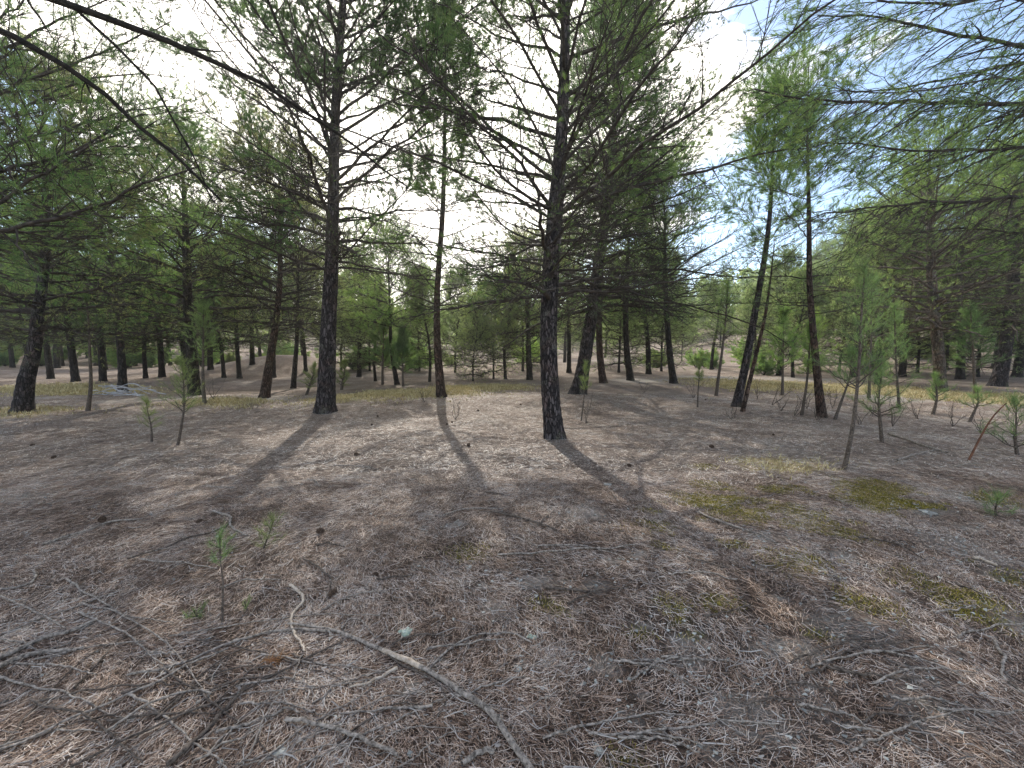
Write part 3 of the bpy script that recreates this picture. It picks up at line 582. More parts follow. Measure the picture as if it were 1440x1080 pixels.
S_ = [
 ('tall thin sapling with sparse green tufts standing nearest on the right', [(1186, 660), (1195, 620), (1201, 570), (1207, 500), (1212, 430), (1216, 375)], 6, 51, N_YOUNG, .42, .42, .45, {}),
 ('short crooked sapling right of the tallest right sapling', [(1241, 622), (1236, 590), (1234, 560), (1240, 520)], 5, 52, N_YOUNG, .35, .35, .4, {}),
 ('bushy sapling with dark green tufts behind two crooked stems on the right', [(1173, 590), (1185, 560), (1195, 530), (1200, 490)], 4, 53, N_YOUNG, .4, .45, .5, {}),
 ('sapling with a dark dense head left of the slim upright pine', [(1127, 584), (1133, 545), (1137, 500), (1140, 455)], 4, 54, N_MID, .32, .45, 1.6, {}),
 ('straight sapling with dark head behind the slim upright pine', [(1148, 556), (1146, 520), (1145, 480), (1144, 440)], 3.5, 55, N_MID, .45, .4, 1.5, {}),
 ('low sapling bush at the foot of the pale barked pine', [(1311, 583), (1316, 565), (1317, 550), (1316, 530)], 4, 56, N_YOUNG, .25, .35, .5, {}),
 ('small sapling with round tuft between the two big right pines', [(1362, 594), (1370, 580), (1378, 565), (1378, 548)], 4, 57, N_YOUNG, .28, .45, .6, {}),
 ('sapling with rounded green crown left of the narrow leaning pine', [(1007, 557), (1010, 530), (1016, 490), (1020, 440), (1022, 400)], 5, 58, N_MID, .7, .5, 1.8, {}),
 ('young pine with dense green head and thin stem in front of the dark broad pine', [(288, 568), (286, 540), (285, 510), (284, 470), (284, 430)], 5, 59, N_YOUNG, .6, .45, 2., {}),
 ('slender bare-stemmed sapling curving right on the left of the path', [(123, 578), (130, 540), (128, 500), (126, 460), (124, 420)], 5, 60, N_DARK, .5, .65, .8, {}),
 ('thin sapling with pale sunlit needle tufts beside the path', [(249, 626), (256, 600), (262, 570), (259, 540), (258, 508)], 3.5, 61, N_PALE, .30, .4, .3, dict(n2=3)),
 ('faint low sapling with pale tufts left of the pale tufted one', [(213, 622), (215, 600), (212, 580), (210, 562)], 2.5, 62, N_PALE, .14, .3, .25, dict(n2=3)),
 ('pale green sapling bush just right of the tall left pine foot', [(480, 548), (482, 535), (484, 522), (485, 508)], 4, 63, N_PALE, .35, .15, 1.5, {}),
 ('pale green sapling bush just left of the tall left pine foot', [(430, 556), (436, 542), (440, 530), (444, 515)], 4, 64, N_PALE, .3, .2, 1., {}),
 ('light green young pine with dense rounded crown in the far clearing', [(538, 541), (538, 520), (539, 490), (540, 448)], 4, 65, N_YOUNG, 1., .25, 3., dict(tL=.2, tw=.016)),
 ('young pine with drooping light crown beside the leaning far one', [(567, 543), (566, 520), (566, 490), (566, 465)], 3.5, 66, N_YOUNG, .7, .25, 2., dict(tL=.2, tw=.016)),
 ('thin dead sapling standing in front of the leaning dark pine', [(817, 592), (820, 570), (823, 540), (824, 512)], 2., 67, N_PALE, .15, .55, .4, dict(n2=2)),
 ('leafy sapling cut by the right edge above the grass', [(1432, 640), (1432, 620), (1436, 600), (1438, 570)], 4, 68, N_YOUNG, .38, .15, .4, {}),
 ('young pine with pale head at the left of the sunny far strip', [(981, 573), (982, 550), (984, 530), (985, 512)], 2.5, 69, N_PALE, .12, .6, .3, {}),
 ('wide bushy young pine between slim upright pine and pale barked pine', [(1265, 575), (1262, 540), (1260, 500), (1258, 430)], 4, 71, N_YOUNG, .5, .25, 1., {}),
 ('young pine with light drooping needles behind the tallest right sapling', [(1222, 560), (1222, 530), (1224, 490), (1226, 400)], 4, 72, N_YOUNG, .8, .2, .8, dict(tL=.14, tw=.008)),
 ('light green young pine left of the right edge pine', [(1372, 556), (1370, 520), (1368, 480), (1366, 430)], 4, 74, N_YOUNG, .6, .3, 1.2, dict(tL=.15, tw=.01)),
 ('green bushy pine in the gap right of the narrow leaning pine', [(1100, 556), (1100, 530), (1101, 490), (1102, 440)], 4, 75, N_MID, .7, .3, 1.6, dict(tL=.15, tw=.01)),
]
for lab, stem, w0, sd, leaf, L, lf, dn, kw in S_: sapling(lab, stem, w0, sd, leaf, L, lf, dn, **kw)
# seedlings on the near floor
def seedling(label, stem, w0, seed, leaf, L, lf, dens, tL, tw, n2=3, per=(2, 3), step=.05):
    return sapling(label, stem, w0, seed, leaf, L, lf, dens, tL=tL, tw=tw, name='pine_seedling', n2=n2, per=per, step=step)
seedling('upright seedling with a bright green tuft on a thin brown stem', [(312, 880), (311, 850), (309, 820), (307, 790), (305, 755)], 3, 81, N_YOUNG, .05, .72, .45, .075, .0022)
seedling('bushy yellow green seedling behind the upright one', [(366, 775), (370, 765), (373, 755), (376, 738)], 3, 82, N_PALE, .10, .1, .3, .08, .002, step=.05)
seedling('tiny bluish green sprig low to the right of the upright seedling', [(352, 858), (351, 850), (350, 840)], 2, 83, N_MID, .03, .3, .4, .035, .002)
seedling('tiny green sprig low to the left of the upright seedling', [(284, 866), (282, 860), (280, 852)], 2, 84, N_MID, .03, .2, .4, .05, .002)
seedling('green seedling with long needles at the right edge on the mossy ground', [(1405, 728), (1404, 720), (1402, 710), (1400, 698)], 3, 85, N_YOUNG, .12, .1, .35, .11, .003, step=.06)

# ------------------------------------------------------------------ background pines: six builds, copied one by one
protos = []
specs = [(9.0, 2.4, 2.9, N_DARK, .17), (8.2, 2.0, 2.6, N_BROWN, .15), (9.6, 2.8, 3.1, N_HAZED, .18), (7.2, 1.6, 2.3, N_HAZED, .12), (10.5, 3.2, 3.0, N_DARK, .19), (6.0, .5, 1.9, N_HAZED, .07)]
for k, (H, z0, Lr, leaf, r) in enumerate(specs):
    rg = np.random.default_rng(100 + k)
    P = np.array([[0, 0, -.3], [.05 + rg.normal() * .1, 0, H * .3], [rg.normal() * .3, rg.normal() * .2, H * .65], [rg.normal() * .35, rg.normal() * .3, H]])
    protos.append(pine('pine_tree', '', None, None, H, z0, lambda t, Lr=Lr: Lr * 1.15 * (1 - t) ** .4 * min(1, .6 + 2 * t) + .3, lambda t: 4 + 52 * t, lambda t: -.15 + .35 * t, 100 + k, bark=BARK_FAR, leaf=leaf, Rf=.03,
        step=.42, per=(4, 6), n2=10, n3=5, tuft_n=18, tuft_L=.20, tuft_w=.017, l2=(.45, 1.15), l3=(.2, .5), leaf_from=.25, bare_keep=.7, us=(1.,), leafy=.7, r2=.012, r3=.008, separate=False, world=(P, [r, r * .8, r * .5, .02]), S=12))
used = set(); placed = []
def bg(px, Yd, kind, sc_=1., label=None, group=None, lim=None, gnd=None):
    if gnd is not None: p = ground(px, gnd)
    else:
        x = (px - 720) / F * Yd; p = np.array([x, Yd, float(GZ(x, Yd))])
    placed.append(p)
    rot = rng.uniform(0, 2 * PI); s = (sc_ * rng.uniform(.9, 1.1), sc_ * rng.uniform(.92, 1.08))
    if kind not in used:
        used.add(kind); o = protos[kind]; o.location = tuple(p); o.rotation_euler.z = rot; o.scale = (s[0], s[0], s[1])
        o['label'] = label; o['group'] = group; return o
    return copy_tree(protos[kind], p, rot, s, label, group)
GL = 'trunks of the shaded left wood'
for (px, py, k, s) in [(72, 533, 0, .8), (107, 537, 4, .8), (145, 536, 0, .75), (205, 532, 1, .7), (228, 530, 0, .8), (315, 531, 1, .75), (337, 532, 0, .75), (385, 531, 4, .72), (18, 517, 4, .85), (88, 515, 0, .8),
                       (190, 515, 4, .8), (182, 517, 1, .8), (262, 534, 0, .8), (296, 520, 4, .85), (430, 522, 1, .75), (50, 516, 0, .85), (135, 514, 2, .8), (240, 514, 4, .8), (355, 512, 2, .75), (-20, 540, 0, .8)]:
    bg(px, 0, k, s, 'dark trunked pine in the shaded rows beyond the path on the left', GL, gnd=py)
GC = 'pines across the far clearing'
for (px, py, k, s) in [(604, 537, 3, .6), (665, 536, 5, .6), (711, 533, 3, .7), (694, 533, 5, .75), (528, 536, 3, .6), (505, 530, 2, .65), (520, 522, 5, .9), (640, 524, 5, .9), (590, 522, 5, .85), (735, 522, 5, .95), (800, 524, 2, .75), (870, 524, 5, 1.), (912, 526, 2, .75), (930, 522, 5, 1.), (1000, 520, 2, .62), (480, 520, 5, .9), (455, 516, 2, .72)]:
    bg(px, 0, k, s, 'small looking pine in the far wood across the clearing', GC, gnd=py)
GR = 'green pines behind the right saplings'
for (px, py, k, s) in [(1095, 528, 2, .7), (1115, 531, 3, .7), (1200, 530, 2, .85), (1235, 540, 3, .9), (1268, 530, 2, .9), (1290, 525, 5, 1.), (1180, 522, 5, 1.), (1350, 533, 2, .9), (1375, 530, 5, 1.), (1430, 530, 2, .95), (1460, 545, 0, 1.), (1330, 520, 3, 1.), (1135, 522, 5, .9), (1220, 520, 2, .95), (1400, 517, 2, .95), (1060, 522, 3, .65)]:
    bg(px, 0, k, s, 'green crowned pine behind the saplings on the right', GR, gnd=py)
n = 0
while n < 100:
    px = rng.uniform(-160, 1600); Yd = rng.uniform(27, 62)
    x = (px - 720) / F * Yd
    if any((x - q[0]) ** 2 + (Yd - q[1]) ** 2 < 3.2 ** 2 for q in placed): continue
    if 500 < px < 700 and Yd < 40 and rng.random() < .6: continue
    n += 1
    side = 0 if px < 470 else (1 if px < 1040 else 2)
    sc_ = (.95, .78, 1.)[side] * rng.uniform(.85, 1.1)
    if 990 < px < 1060 or 480 < px < 560: sc_ *= .75
    k = int(rng.choice([[0, 4, 1, 2], [2, 5, 3, 5], [2, 5, 3, 5]][side]))
    bg(px, Yd, k, sc_, 'tree far back in the pine wood, one of many alike', 'far rows of the pine wood')
# far wood as one mass
rg = np.random.default_rng(5); mb = MB(); tk = []
for q in range(260):
    a = rg.uniform(-1.15, 1.15); d = rg.uniform(66, 120); x, y = math.sin(a) * d, math.cos(a) * d; z = float(GZ(x, y)); h = rg.uniform(6, 9.5)
    n = 260; u = rg.random(n); zz = z + h * (.15 + .85 * u); rr = 2.6 * np.sqrt(rg.random(n)) * (1.1 - u) ** .5; an = rg.uniform(0, 2 * PI, n)
    c = np.stack([x + np.cos(an) * rr, y + np.sin(an) * rr, zz], -1)
    A = norm(rg.normal(size=(n, 3))); B = norm(np.cross(A, rg.normal(size=(n, 3)))); s = rg.uniform(.18, .5, (n, 1))
    V = np.stack([c + A * s, c + B * s * .7, c - A * s, c - B * s * .7], 1).reshape(-1, 3); k = np.arange(n) * 4
    mb.add(V, np.stack([k, k + 1, k + 2, k + 3], 1))
tag(mb.build('distant_wood', N_HAZED, None, False), 'distant pine wood closing off the view behind the trunks', None, None, 'stuff')

# ------------------------------------------------------------------ shrubs of the undergrowth
def shrub_proto(k, leaf, H):
    rg = np.random.default_rng(300 + k); tr = thing('shrub', '', 'shrub', (0, 0, 0))
    n = 16; Q = np.zeros((n, 6, 3)); t = np.linspace(0, 1, 6); a = rg.uniform(0, 2 * PI, n); e = rg.uniform(.5, 1.4, n); L = rg.uniform(.6, 1., n) * H
    Q[:] = (np.stack([np.cos(a) * np.cos(e), np.sin(a) * np.cos(e), np.sin(e)], -1) * L[:, None])[:, None] * t[:, None]
    RR = np.tile(.015 * (1 - .7 * t), (n, 1)); P2, R2 = children(Q, RR, 8, .2, 1., (.5, 1.), 0, (.2 * H, .45 * H), .3, .1, 4, .5, .003, .1, rg)
    m = MB(); m.add(*tubes(Q, RR, 4)); m.add(*tubes(P2, R2, 3)); m.build('branches', LIMB, tr)
    m = MB(); tufts(P2, m, 22, .13, .035, (.2, 1.3), (1., .7, .4), rg, .03, .1); m.build('leaves', leaf, tr, False); return tr
sp = [shrub_proto(0, N_YOUNG, 1.4), shrub_proto(1, N_PALE, 1.1), shrub_proto(2, N_MID, 1.8)]; su = set()
for q in range(70):
    if q < 34: px, Yd = rng.uniform(0, 440), rng.uniform(30, 42)
    elif q < 54: px, Yd = rng.uniform(440, 1020), rng.uniform(24, 34)
    else: px, Yd = rng.uniform(1040, 1440), rng.uniform(22, 34)
    k = int(rng.integers(0, 3)); x = (px - 720) / F * Yd; p = (x, Yd, float(GZ(x, Yd))); s = rng.uniform(.7, 1.3)
    lab = 'leafy shrub of the undergrowth beyond the clearing, one of many alike'
    if k not in su:
        su.add(k); o = sp[k]; o.location = p; o.scale = (s, s, s); o['label'] = lab; o['group'] = 'undergrowth shrubs'
    else: copy_tree(sp[k], p, rng.uniform(0, 6), (s, s), lab, 'undergrowth shrubs')

# dry leafless little plants on the right and by the middle trunks
def dry_plant(px, py, h, seed):
    rg = np.random.default_rng(seed); b = ground(px, py); tr = thing('dry_plant', 'small bare dry plant with wiry stems among the saplings', 'dry plant', b, 'bare dry plants among the saplings')
    n = 4; e = rg.uniform(.8, 1.5, n); a = rg.uniform(0, 2 * PI, n); L = h * rg.uniform(.6, 1.1, n); t = np.linspace(0, 1, 7)
    Q = (np.stack([np.cos(a) * np.cos(e), np.sin(a) * np.cos(e), np.sin(e)], -1) * L[:, None])[:, None] * t[:, None] + b; Q += np.cumsum(rg.normal(size=Q.shape) * .012, 1)
    RR = np.tile(.006 * (1 - .6 * t), (n, 1))
    for i in range(n):
        P2, R2 = children(Q[i:i+1], RR[i:i+1], 6, .3, 1., (.4, .9), 0, (.15 * h, .4 * h), .3, .1, 4, .6, .0028, .12, rg); m = MB(); m.add(*tubes(Q[i:i+1], RR[i:i+1], 5)); m.add(*tubes(P2, R2, 3)); m.build('stem', DARKSTICK, tr, True, b)
for i, (px, py) in enumerate([(1100, 578), (1118, 586), (1135, 575), (1150, 592), (1085, 570), (1170, 575), (1210, 598), (1255, 600), (1290, 590), (1340, 600), (1225, 585), (1065, 562), (1380, 610), (1030, 590), (300, 562), (640, 590), (596, 566), (825, 596), (975, 560), (905, 552)]):
    dry_plant(px, py, .35 + .35 * ((i * 37) % 10) / 10, 500 + i)

# ------------------------------------------------------------------ fallen branches and sticks
def stick(label, pts, w0, w1, mat, name='fallen_branch', twigs=(), lift=.016, parts=(), group=None, kn=.004, cat='fallen branch', seed=0):
    rg = np.random.default_rng(abs(hash(str(pts))) % 1000 if False else int(pts[0][0] * 7 + pts[0][1]))
    def line(ps, a, b, n, mult=1.):
        g = np.array([ground(min(max(x, -200), 1640), y) for x, y in ps]); q = resample(g, n); q[:, :2] += np.cumsum(rg.normal(size=(n, 2)) * .0025, 0)
        Y = q[:, 1]; R = np.interp(np.linspace(0, 1, n), [0, 1], [a, b]) / F * (Y * .996 + CAMH * .09) / 2 * mult * .85
        q[:, 2] = GZ(q[:, 0], q[:, 1]) + R * .7 + lift + .012 * vnoise(np.linspace(0, 6, n), np.full(n, pts[0][0]), 1., 8)
        R = R * (1 + .05 * rg.normal(size=n)); return q, R
    q, R = line(pts, w0, w1, 46); b = q[0].copy()
    tr = thing(name, label, cat, b, group)
    mb = MB(); mb.add(*tubes(q[None], R[None], 9)); mb.build('stem', mat, tr, True, b)
    for (ps, a, c, m) in twigs:
        q2, R2 = line(ps, a, c, 20); m2 = MB(); m2.add(*tubes(q2[None], R2[None], 6)); m2.build('twig', m, tr, True, b)
    for (i0, i1, m) in parts:
        m2 = MB(); m2.add(*tubes(q[None, i0:i1], R[None, i0:i1] * 1.05 + .0006, 10)); m2.build('bare_wood', m, tr, True, b)
    return tr
stick('long broken branch with a pale debarked stretch in the near foreground', [(405, 884), (480, 892), (540, 925), (600, 955), (640, 985), (680, 1015), (715, 1056), (745, 1100)], 3.5, 11.5, DEAD,
      twigs=[([(545, 927), (590, 950), (622, 970), (628, 1000), (612, 1018)], 4, 2, DARKSTICK), ([(600, 952), (630, 915), (670, 896), (712, 890), (745, 905)], 4, 2.5, DEAD), ([(650, 1085), (672, 1066), (700, 1055)], 9, 8, DEAD),
             ([(480, 890), (495, 870), (520, 880), (530, 900)], 3, 2, DEAD), ([(560, 945), (520, 965), (490, 975)], 6, 3, PALEWOOD), ([(610, 1000), (540, 1005), (480, 1008)], 5, 3, DEAD)], parts=[(18, 26, PALEWOOD)])
stick('long thin arching stick from the bottom left to the big branch', [(100, 1085), (200, 1040), (300, 1000), (370, 965), (430, 935), (490, 905)], 4, 3, DARKSTICK, twigs=[([(300, 1000), (330, 975), (350, 950), (385, 940)], 3, 2, DARKSTICK)])
stick('long thin stick sweeping up from the lower left corner through the litter', [(-5, 1066), (60, 1036), (130, 1002), (200, 976), (240, 956), (285, 928), (330, 912)], 4, 3, DEAD, lift=.022)
stick('hooked thin stick at the lower left bent back at its tip', [(150, 1040), (210, 1006), (255, 986), (288, 984), (297, 993)], 4, 3, DEAD, lift=.025)
stick('short grey arching stick left of the pale thick broken one', [(305, 1038), (350, 1028), (385, 1012), (425, 1004)], 5, 3, DEAD, lift=.02)
stick('straight pale thin stick crossing the tangle steeply', [(342, 1085), (378, 1022), (420, 960), (432, 930)], 3, 2, DEAD, lift=.03)
stick('forked dark twig right of the bushy seedling', [(425, 790), (450, 800), (470, 822), (455, 850)], 3, 2, DARKSTICK, lift=.02)
stick('thick dark stick lying under the thin arching one', [(235, 1085), (275, 1050), (310, 1010), (340, 975)], 9, 4, DARKSTICK)
stick('long grey stick curving above the orange dead needles', [(180, 955), (250, 945), (300, 915), (350, 900), (400, 886), (470, 888)], 4, 4, DEAD)
stick('upper pale weathered stick at the lower left edge', [(-10, 938), (30, 918), (70, 900), (110, 890), (137, 878)], 9, 5, DEAD)
stick('lower pale weathered stick at the lower left edge', [(-10, 950), (30, 932), (70, 924), (116, 919)], 9, 5, DEAD)
stick('short pale curved stick standing out left of the big branch', [(408, 828), (424, 838), (428, 850), (414, 862), (410, 882), (426, 905), (432, 925)], 5, 3, PALEWOOD)
stick('pale thick broken stick at the bottom below the tangle', [(402, 1018), (440, 1026), (475, 1038), (510, 1058), (556, 1080)], 7, 5.5, DEAD)
stick('thin dark stick right of the middle near the mossy ground', [(982, 722), (1010, 738), (1040, 745), (1070, 756), (1092, 768)], 3.5, 3, DEAD)
stick('thin straight stick crossing the litter in the middle', [(700, 784), (740, 782), (790, 776), (850, 772), (890, 768)], 3, 2, DEAD)
stick('slanting thin stick behind the middle straight one', [(690, 722), (730, 730), (760, 742), (784, 748)], 4, 3, DARKSTICK, twigs=[([(760, 742), (764, 734), (772, 728)], 3, 2, DARKSTICK)])
stick('dark short stick with pale lichen stone beside it', [(765, 829), (790, 833), (830, 836)], 5, 4, DARKSTICK)
stick('long dark thin stick on the right foreground litter', [(1148, 938), (1190, 948), (1240, 954), (1290, 958)], 4, 3, DARKSTICK)
stick('crooked pale twig near the right edge', [(1398, 908), (1406, 930), (1402, 950), (1420, 968), (1440, 980)], 5, 3, DEAD)
stick('pale twig beside the small seedling at far left', [(-5, 832), (40, 828), (48, 818), (50, 806)], 4, 3, DEAD)
stick('long thin stick behind the seedlings', [(60, 770), (110, 755), (150, 738), (200, 735)], 4, 2.5, DEAD)
stick('thin curved stick running up behind the upright seedling', [(180, 790), (230, 775), (270, 758), (300, 752), (330, 738)], 3, 2, DARKSTICK)
stick('curly pale twig behind the bushy seedling', [(300, 722), (325, 728), (322, 740), (335, 752), (344, 757)], 4, 3, DEAD)
stick('thin pale stick lying on the sunny strip at right', [(1250, 612), (1290, 625), (1310, 633), (1340, 640)], 4, 3, DEAD)
stick('thin broken stick left of the sapling shadow at right', [(1262, 650), (1290, 640), (1315, 634)], 3, 2, DEAD)
stick('pale short stick right of the sunny strip', [(1370, 788), (1385, 792), (1395, 796)], 5, 4, PALEWOOD)
for i, (x, y) in enumerate([(420, 1000), (380, 960), (460, 960), (520, 990), (350, 1040), (430, 1060), (560, 1040), (300, 960), (480, 930), (250, 1000), (180, 900), (90, 850), (200, 860), (140, 1010), (60, 1040), (330, 1060), (400, 930), (450, 1010), (500, 960), (540, 1010), (480, 1060), (360, 1000), (310, 930), (580, 1000), (230, 920), (120, 940), (420, 860), (620, 1050)]):
    a = rng.uniform(-.95, -.1) if i % 4 else rng.uniform(-.2, .7); l = rng.uniform(70, 190); c = rng.uniform(-14, 14)
    stick('thin dead stick in the tangle on the lower left', [(x - l * math.cos(a), min(y - l * math.sin(a), 1085)), (x, min(y + c, 1085)), (x + l * .6 * math.cos(a + .3), min(y + l * .6 * math.sin(a + .3), 1085))], rng.uniform(2.2, 4.5), 1.6, [DEAD, DARKSTICK, DEAD][i % 3], name='thin_stick', group='tangle of thin dead sticks', cat='stick')
for i in range(60):
    y = 640 + 430 * rng.random() ** .8; x = rng.uniform(20, 1420); sc_ = (y - 490) / 500; a = rng.uniform(-.7, .7); l = rng.uniform(30, 110) * sc_
    stick('thin dead twig lying loose on the needle litter', [(x - l * math.cos(a), min(y - l * .6 * math.sin(a), 1085)), (x, y + rng.uniform(-9, 9) * sc_), (x + l * math.cos(a + .4), min(y + l * .6 * math.sin(a + .4), 1085))], 1. + 3 * sc_, 1 + 1.2 * sc_, [DEAD, DARKSTICK, DEAD][i % 3], name='thin_stick', group='loose twigs on the forest floor', cat='stick')
# leaning reddish stick on the right, standing in the ground
b = ground(1360, 648); p = np.array([b + [0, 0, -.05], at(1380, 612, b[1]), at(1396, 585, b[1]), at(1415, 567, b[1])])
t_ = thing('leaning_stick', 'bare reddish stick stuck slanting in the ground at the right', 'stick', b); m_ = MB(); q = resample(p, 14); m_.add(*tubes(q[None], np.linspace(.014, .006, 14)[None], 7)); m_.build('stem', REDSTICK, t_, True, b)
m_ = MB(); q2 = resample(np.array([q[8], q[8] + [.1, .02, .03], q[8] + [.16, .0, .1]]), 6); m_.add(*tubes(q2[None], np.linspace(.005, .002, 6)[None], 5)); m_.build('twig', REDSTICK, t_, True, b)
# pale brushwood pile
b = ground(166, 557); t_ = thing('brushwood_pile', 'pile of pale greyish dead brushwood at the foot of a dark trunk', 'brushwood', b)
BR = twig_mat('bleached_wood', (.40, .40, .42), (.62, .62, .66))
for i in range(26):
    a = rng.uniform(0, 2 * PI); s = np.array([rng.normal() * .45, rng.normal() * .25, rng.uniform(.02, .35)]); d = np.array([math.cos(a), math.sin(a) * .5, rng.uniform(-.3, .3)]) * rng.uniform(.4, 1.)
    q = resample(np.array([s - d * .6, s + rng.normal(size=3) * .06, s + d * .5]), 8); q[:, 2] = np.maximum(q[:, 2] * np.clip(1.3 - np.abs(q[:, 0]), .1, 1), .01)
    m_ = MB(); m_.add(*tubes(q[None], np.linspace(.02, .008, 8)[None], 5)); m_.build('stick', BR, t_)
# orange dead needles
b = ground(368, 938); t_ = MB(); d = np.array([[[0, 0, .01], [.04, .02, .015], [.09, .03, .02]]]) + b
tufts(d, t_, 60, .09, .0022, (.1, 1.3), (.5, .9), np.random.default_rng(3), .004, .05); o = t_.build('dead_needle_tuft', N_ORANGE, None, False, b); o.location = tuple(b)
tag(o, 'tuft of orange dead needles lying on the thin sticks', 'needle tuft')

# ------------------------------------------------------------------ pine cones
def cone_mesh():
    m = MB(); n = 90; L, Rm = .085, .032
    t = np.linspace(0, 1, 10); prof = Rm * .72 * np.sin(PI * (t * .9 + .08)) ** .7
    P = np.stack([t * 0, t * 0, t * L], -1)[None]; m.add(*tubes(P, np.maximum(prof, .003)[None], 10))
    for i in range(n):
        u = (i + .5) / n; a = i * 2.39996; r = Rm * math.sin(PI * (u * .88 + .08)) ** .65; z = u * L
        o = np.array([math.cos(a), math.sin(a), 0]); s = np.array([-math.sin(a), math.cos(a), 0]); up = np.array([0, 0, 1.])
        w = .0075 * (1.1 - .5 * u); c = o * r + up * z; bs = o * r * .45 + up * (z - .003)
        V = [bs - s * w * .6, bs + s * w * .6, c + s * w + up * .004, c + o * .006 + up * .008, c - s * w + up * .004, c + o * .007 - up * .001]
        m.add(V, np.array([[0, 1, 5], [1, 2, 5], [2, 3, 5], [3, 4, 5], [4, 0, 5]]))
        m.add(V[:5], np.array([[0, 4, 3, 2, 1]]))
    return m
CONE = twig_mat('cone_scales', (.03, .02, .015), (.19, .13, .095), 60.); cm = cone_mesh().mesh('pine_cone', CONE, False)
cones = [((627, 598), 'dark pine cone in the shadow below the slim middle pine', 1.2), ((658, 628), 'pine cone standing alone in the sunny litter between the two shadows', 1.5), ((671, 579), 'pine cone on the bright litter right of the slim middle pine', 1.3), ((504, 641), 'pine cone at the left of the sunny middle strip', 1.4),
 ((531, 586), 'small pine cone between the left tall pine and the slim one', 1.1), ((522, 599), 'pine cone on the dark twig patch right of the tall left pine', 1.1), ((637, 595), 'tiny pine cone just right of the slim pine shadow', .9), ((733, 570), 'pine cone left of the nearest trunk on bright ground', 1.1),
 ((143, 733), 'big dark pine cone at the left with a twig curving past it', 1.5), ((276, 737), 'pine cone left of the bushy seedling', 1.1), ((456, 750), 'opened pine cone right of the bushy seedling', 1.3), ((462, 842), 'half buried pine cone above the big branch', 1.2),
 ((1004, 630), 'pine cone right of the nearest trunk shadow', 1.5), ((1087, 612), 'pine cone in the shade left of the slim upright pine', 1.), ((888, 657), 'dark pine cone beside the shadow of the nearest trunk', 1.3), ((993, 563), 'pine cone near the foot of the narrow leaning pine', 1.1),
 ((42, 628), 'pine cone on the shaded litter at the far left', 1.2), ((72, 646), 'left edge pine cone nearest to the sunny strip', 1.2), ((523, 812), 'grey pine cone near the pale curved stick', 1.)]
for (p, lab, s) in cones:
    g = ground(*p); o = bpy.data.objects.new('pine_cone', cm); COL.objects.link(o); s *= .52
    o.location = (g[0], g[1], g[2] + .028 * s); o.rotation_euler = (rng.uniform(1.2, 1.7), rng.uniform(-.2, .2), rng.uniform(0, 6)); o.scale = (s,) * 3; tag(o, lab, 'pine cone', 'pine cones on the forest floor')

# lichen and pale stones
STONE = litter_mat('lichen_stone', [(.0, (.20, .20, .18)), (.5, (.33, .33, .30)), (1., (.50, .50, .45))]); GREENL = litter_mat('lichen_green', [(.0, (.20, .26, .21)), (.6, (.33, .40, .33)), (1., (.45, .50, .44))])
def blob(seed, n=14, r=.03, spread=.5):
    rg = np.random.default_rng(seed); import bmesh; bm = bmesh.new()
    for i in range(n):
        v = bmesh.ops.create_icosphere(bm, subdivisions=2, radius=r * rg.uniform(.25, .7))['verts']; of = rg.normal(size=3) * r * spread; of[2] = abs(of[2]) * .25
        for q in v: q.co = Vector((q.co.x + of[0], q.co.y + of[1], q.co.z * .45 + of[2])) + Vector(tuple(rg.normal(size=3) * r * .05))
    me = bpy.data.meshes.new('lichen'); bm.to_mesh(me); bm.free(); return me
for nm, lab, mat, lst in (('lichen_clump', 'pale green lichen clump beside the big broken branch', GREENL, [((570, 893), .028)]), ('lichen_clump', 'small pale green lichen clump right of the arching twig', GREENL, [((747, 899), .017)]),
        ('stone', 'rounded grey stone at the bottom near the moss', STONE, [((842, 1060), .018)]), ('stone', 'pale bumpy stone above the thin straight stick', STONE, [((659, 800), .02)]), ('stone', 'white chip beside the nearest trunk shadow', STONE, [((855, 683), .03)]),
        ('stone', 'pale flat stone on the mossy right side', STONE, [((1305, 722), .045)]), ('stone', 'small white stone in the middle foreground', STONE, [((727, 943), .016)]), ('stone', 'pale stone at the bottom left under the tangle', STONE, [((393, 1062), .025)])):
    for (p, r) in lst:
        g = ground(*p); me = blob(int(p[0]), r=r); me.materials.append(mat); o = bpy.data.objects.new(nm, me); COL.objects.link(o); o.location = (g[0], g[1], g[2] + .006); tag(o, lab, nm.replace('_', ' '))
m_ = MB(); rg = np.random.default_rng(9); x, y = scatter(16000, 1.1, 8, 1.5); sel = rg.random(16000) < np.clip(mask(x, y, SP, SAND_SUN_AT) * 1.1 + .04, 0, 1); x, y = x[sel], y[sel]
ico = np.array([[0, 0, 1], [1, 0, 0], [0, 1, 0], [-1, 0, 0], [0, -1, 0], [0, 0, -1.]]); fc = np.array([[0, 1, 2], [0, 2, 3], [0, 3, 4], [0, 4, 1], [5, 2, 1], [5, 3, 2], [5, 4, 3], [5, 1, 4]])
s = rg.uniform(.003, .011, len(x)); V = (ico[None] * (s[:, None] * np.array([1.2, 1., .5])[None])[:, None] + rg.normal(size=(len(x), 6, 3)) * s[:, None, None] * .3) + np.stack([x, y, GZ(x, y) + .012], -1)[:, None]
m_.add(V.reshape(-1, 3), (fc[None] + (np.arange(len(x)) * 6)[:, None, None]).reshape(-1, 3)); tag(m_.build('lichen_flecks', STONE, None, False), 'small whitish lichen flecks among the needles', None, None, 'stuff')

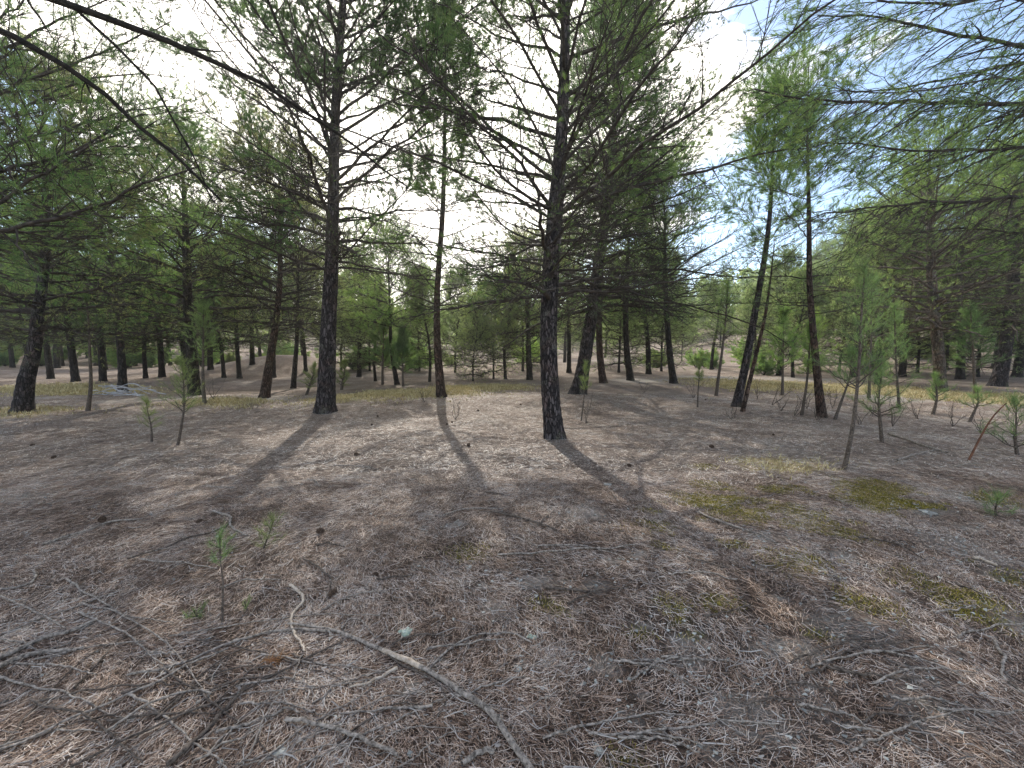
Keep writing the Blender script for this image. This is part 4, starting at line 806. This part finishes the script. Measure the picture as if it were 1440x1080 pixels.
# ------------------------------------------------------------------ light
AZ, EL = math.radians(-12.6), math.radians(37)
S = Vector((math.sin(AZ) * math.cos(EL), math.cos(AZ) * math.cos(EL), math.sin(EL)))
sun = bpy.data.lights.new('sun', 'SUN'); sun.energy = 5.0; sun.angle = math.radians(.7); sun.color = (1., .96, .88)
so = bpy.data.objects.new('sun', sun); COL.objects.link(so); so.rotation_euler = (-S).to_track_quat('-Z', 'Y').to_euler(); so.location = (0, 0, 20)
w = bpy.data.worlds.new('World'); sc.world = w; w.use_nodes = True; nt = w.node_tree; nt.nodes.clear(); b = NB(nt)
sky = b.n('ShaderNodeTexSky', sky_type='NISHITA', sun_disc=False); sky.sun_elevation = EL; sky.sun_rotation = AZ
tc = b.n('ShaderNodeTexCoord')
mp = b.n('ShaderNodeMapping', {0: (tc, 'Generated'), 3: (1., 1., 2.2)})
cn = b.n('ShaderNodeTexNoise', {'Vector': mp, 'Scale': 2.6, 'Detail': 9., 'Roughness': .58})
dot = b.n('ShaderNodeVectorMath', {0: (tc, 'Generated'), 1: tuple(S)}, operation='DOT_PRODUCT')
near = b.ramp((dot, 1), [(.78, 0.), (.98, 1.)])
cf = b.ramp(b.math('ADD', cn, b.math('MULTIPLY', near, .32)), [(.525, 0.), (.61, 1.)])
ccol = b.mix(near, (17.5, 16.4, 15.2), (21.5, 20.4, 19.))
skb = b.mix(1., sky, (1.85, 1.9, 1.9), 'MULTIPLY')
mx = b.mix(cf, skb, (ccol, 2))
bgn = b.n('ShaderNodeBackground', {'Color': (mx, 2), 'Strength': .15}); b.n('ShaderNodeOutputWorld', {0: bgn})
# thin haze standing in the wood
hz = MB(); hv = np.array([[x, y, z] for x in (-150, 150) for y in (-10, 160) for z in (-3, 14)], float)
hz.add(hv, np.array([[0, 1, 3, 2], [4, 6, 7, 5], [0, 4, 5, 1], [2, 3, 7, 6], [0, 2, 6, 4], [1, 5, 7, 3]]))
hm, hnt = new_mat('haze'); hb = NB(hnt); hn = hb.n('ShaderNodeVolumeScatter', {'Color': (1., .97, .92, 1), 'Density': .0021, 'Anisotropy': .78}); ho = hb.n('ShaderNodeOutputMaterial'); hnt.links.new(hn.outputs[0], ho.inputs['Volume'])
tag(hz.build('haze', hm, None, False), 'thin bright haze hanging between the trunks', None, None, 'structure')
w.cycles.sampling_method = 'MANUAL'; w.cycles.sample_map_resolution = 512
sc.view_settings.view_transform = 'Standard'; sc.view_settings.look = 'None'; sc.view_settings.exposure = 0; sc.view_settings.gamma = 1
sc.render.engine = 'CYCLES'; cy = sc.cycles
cy.max_bounces = 5; cy.diffuse_bounces = 3; cy.glossy_bounces = 1; cy.transmission_bounces = 3; cy.transparent_max_bounces = 4; cy.use_denoising = True
cy.caustics_reflective = False; cy.caustics_refractive = False
